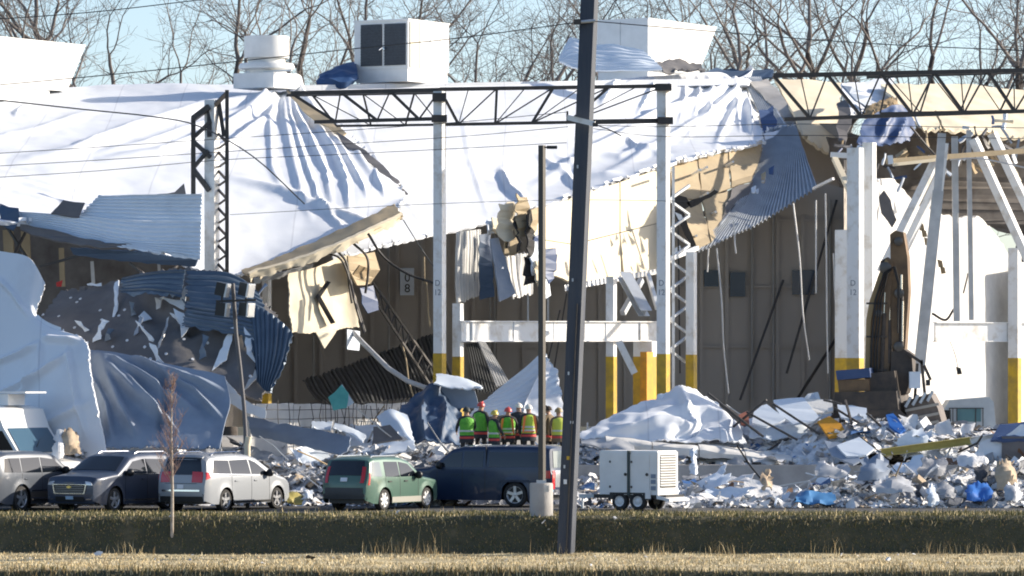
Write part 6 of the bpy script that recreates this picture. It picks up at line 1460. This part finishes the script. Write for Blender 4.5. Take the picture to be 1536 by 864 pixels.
leftb = [(ux(770, 159), 159.4, 4.2, 2.6, 1.75), (ux(300, 158), 159, 4, 3.5, 1.6), (ux(430, 159), 160, 3, 3, 1.2), (ux(200, 157), 158, 3, 3, 1.5), (ux(560, 161), 161, 3, 2.6, 1.7), (ux(110, 156), 157.5, 1.5, 2.2, 2.3), (ux(650, 163), 162.5, 2.5, 2.5, 1.6)]
def surf_left(x, y): return heap(x, y, leftb, .02)
mass('rubble_mass', 'packed rubble behind the parked cars', (-16.5, ux(860, 160)), (156.6, 164.2), surf_left, 200, 60, deb_g, .09, seed=5)
rubble('rubble', 'loose torn boards and insulation strewn behind the parked cars', 4500, (-16, ux(700, 160)), (155, 164), surf_left, .07, .5, 6, [56, 24, 7, 8, 2, 3])
# larger scraps that can be told apart
r5 = random.Random(31)
for u, v, Y, w, h, m, lb, ct in ((1010, 735, 154, 16, 30, white_metal, 'white tilted board just right of the generator', 'board'), (1040, 690, 159, 10, 40, white_metal, 'thin white upright strip right of the generator', 'strip'), (1150, 720, 154, 14, 26, deb_t, 'small tan and white upright scrap before the dock wall', 'scrap'),
        (1250, 706, 155, 50, 20, galv_lt, 'crumpled pale sheeting mound before the dock wall', 'sheeting'), (1222, 745, 152.5, 56, 18, M('blue_tarp', (.06, .2, .42), rough=.5), 'bright blue tarpaulin lying at the edge of the grass', 'tarpaulin'), (1312, 702, 155, 46, 34, grey_tarp, 'blue-grey folded sheeting hill in the right rubble', 'sheeting'),
        (1340, 728, 153.5, 60, 20, galv_lt, 'grey slanting panel at the foot of the blue-grey folded hill', 'panel'), (1398, 742, 152.6, 12, 28, white_metal, 'small bright white upright board near the grass', 'board'), (1420, 738, 153, 24, 18, deb_g, 'crumpled grey sheet right of the bright upright board', 'sheet'),
        (1468, 736, 153, 40, 26, M('blue_plastic', (.04, .16, .5)), 'vivid blue plastic sheeting in the right rubble', 'sheeting'), (1475, 708, 155, 24, 22, deb_d, 'dark round bundle above the vivid blue sheeting', 'bundle'), (1510, 712, 154.5, 30, 46, deb_t, 'pinkish tan crumpled boards at the right edge', 'boards'),
        (1520, 740, 153, 26, 24, galv_lt, 'pale sack at the lower right edge', 'sack'), (1400, 700, 157, 40, 24, deb_g, 'grey concrete lump below the yellow beam', 'lump'), (1460, 690, 159, 40, 22, deb_w, 'white torn sheet under the end of the yellow beam', 'sheet'), (105, 664, 155.6, 26, 36, deb_t, 'brown and white torn insulation behind the cab truck', 'insulation'),
        (88, 668, 155.4, 16, 36, deb_w, 'white torn strip beside the brown insulation', 'strip'), (440, 745, 153, 26, 12, M('dull_yellow', (.42, .36, .10)), 'small yellow board between the minivan and the green car', 'board'), (462, 742, 153.2, 12, 10, white_metal, 'small white block right of the little yellow board', 'block')):
    y = Y; jg = lambda a: r5.uniform(-a, a)
    rows = [[(u - w * .42 + jg(3), v - h * .42 + jg(3), y + .6), (u + jg(4), v - h * .52, y + .7), (u + w * .4 + jg(3), v - h * .40 + jg(3), y + .7)], [(u - w * .5, v, y), (u, v + jg(3), y - .15), (u + w * .5, v, y + .15)], [(u - w * .5 + jg(3), v + h * .5, y - .3), (u, v + h * .5, y - .35), (u + w * .48 + jg(3), v + h * .5, y - .2)]]
    sheet('scrap', lb, ct, rows, m, (11, 9), (), (.17, 1.7), .04, {'t': 3, 'l': 3, 'r': 3, 'b': 2}, seed=int(u), smooth=24)

# larger crumpled sheets lying in the rubble, copied from a few torn shapes
def crumple(seed, g=7):
    r_ = random.Random(seed); vs, fs = [], []; asp = r_.uniform(.4, .8); ph = r_.uniform(0, 6)
    bend = r_.uniform(-.35, .35); cx = r_.uniform(-.3, .3)
    for j in range(g + 1):
        for i in range(g + 1):
            x, y = i / g - .5, (j / g - .5) * asp
            e = 1 + (r_.uniform(-.18, .1) if i in (0, g) or j in (0, g) else 0)
            z = bend * abs(x - cx) + .10 * MN.noise(Vector((x * 4 + seed, y * 4, ph))) + .05 * MN.noise(Vector((x * 9, y * 9 + seed, ph)))
            vs.append((x * e, y * e, z))
    W = g + 1; n = len(vs)
    vs += [(x, y, z - .012) for x, y, z in vs]
    fs = [(j * W + i, j * W + i + 1, (j + 1) * W + i + 1, (j + 1) * W + i) for j in range(g) for i in range(g)]
    fs += [tuple(q + n for q in reversed(f)) for f in fs]
    ring = list(range(W)) + [j * W + g for j in range(1, W)] + [g * W + i for i in range(g - 1, -1, -1)] + [j * W for j in range(g - 1, 0, -1)]
    fs += [(ring[k], ring[k] + n, ring[(k + 1) % len(ring)] + n, ring[(k + 1) % len(ring)]) for k in range(len(ring))]
    out = []
    for m_ in (deb_w, white_metal, deb_g):
        me = bpy.data.meshes.new('torn_sheet'); me.from_pydata(vs, [], fs); me.materials.append(m_)
        me.polygons.foreach_set('use_smooth', [True] * len(me.polygons)); me.set_sharp_from_angle(angle=math.radians(32)); out.append(me)
    return out
SH = [crumple(k) for k in range(7)]
ONES = 'first second third fourth fifth sixth seventh eighth ninth tenth eleventh twelfth thirteenth fourteenth fifteenth sixteenth seventeenth eighteenth nineteenth'.split()
def ordinal(k):
    if k < 20: return ONES[k - 1]
    t, o = divmod(k, 10); return ('twent', 'thirt', 'fort')[t - 2] + ('ieth' if o == 0 else 'y-' + ONES[o - 1])
r6 = random.Random(18)
for lab, n, xr, yr, sf, smin, smax in (('torn %s sheet in the rubble before the loading dock', 38, (ux(1000, 157), 17.5), (154, 163.4), surf_front, .7, 1.9), ('torn %s sheet on the rubble in the hall', 42, (-9, 19), (164.8, 172), surf_dock, .8, 2.4), ('torn %s sheet in the rubble behind the parked cars', 28, (-12, ux(690, 160)), (156.5, 163.5), surf_left, .7, 2.0)):
    spots = sorted([(r6.uniform(*xr), r6.uniform(*yr)) for _ in range(n)], key=lambda q: q[0] / q[1])
    for k, (x, y) in enumerate(spots):
        s_ = smin * (smax / smin) ** (r6.random() ** 1.5)
        mi = r6.choices((0, 1, 2), (5, 4, 2))[0]; o = bpy.data.objects.new('torn_sheet', r6.choice(SH)[mi]); C.objects.link(o)
        o.location = (x, y, sf(x, y) + .06 + .14 * s_ * r6.random()); o.rotation_euler = (r6.gauss(.35, .35), r6.gauss(0, .35), r6.uniform(-1.2, 1.2)); o.scale = (s_, s_, s_)
        tag(o, (lab + ', %s from the left') % (('white', 'pale blue', 'grey')[mi], ordinal(k + 1)), 'sheet', (lab % 'pale').replace('sheet', 'sheets'))
# long bent strips and purlins strewn through the rubble
for lab, n, xr, yr, sf in (('long thin bent metal strip in the rubble before the loading dock', 24, (ux(1000, 157), 17.5), (154, 163), surf_front), ('long thin bent metal strip in the rubble on the hall floor', 28, (-9, 19), (164.8, 172), surf_dock), ('long thin bent metal strip in the rubble behind the parked cars', 14, (-12, ux(690, 160)), (156.5, 163.5), surf_left)):
    for k, (x, y) in enumerate(sorted([(r6.uniform(*xr), r6.uniform(*yr)) for _ in range(n)], key=lambda q: q[0] / q[1])):
        L = r6.uniform(.8, 2.6); a = r6.uniform(0, 6.28); el = r6.gauss(.15, .35)
        d = Vector((math.cos(a) * math.cos(el), math.sin(a) * math.cos(el), math.sin(el))); p = Vector((x, y, sf(x, y) + .15))
        q = p + d * L * .5 + Vector((0, 0, r6.uniform(-.1, .2))); e = q + (d + Vector((r6.gauss(0, .4), r6.gauss(0, .4), r6.gauss(0, .3)))).normalized() * L * .5
        m_ = r6.choice([steel_dark, galv_lt, white_metal, galv, brown_ins, cable_black]); w_ = r6.uniform(.02, .05)
        mb = MB(); mb.tube([p, p.lerp(q, .5), q, q.lerp(e, .5), e], w_, 4); o = mb.build('metal_strip', m_)
        tag(o, '%s, %s from the left' % (lab.replace('long thin bent', 'bent'), ordinal(k + 1)), 'strip', lab.replace('strip', 'strips'))

rubble('litter', 'small windblown scraps littering the grass below the car park', 90, (-16, 16), (134, 146.8), lambda x, y: ground_z(x, y) + .02, .05, .2, 12, [50, 20, 14, 6, 4, 6])
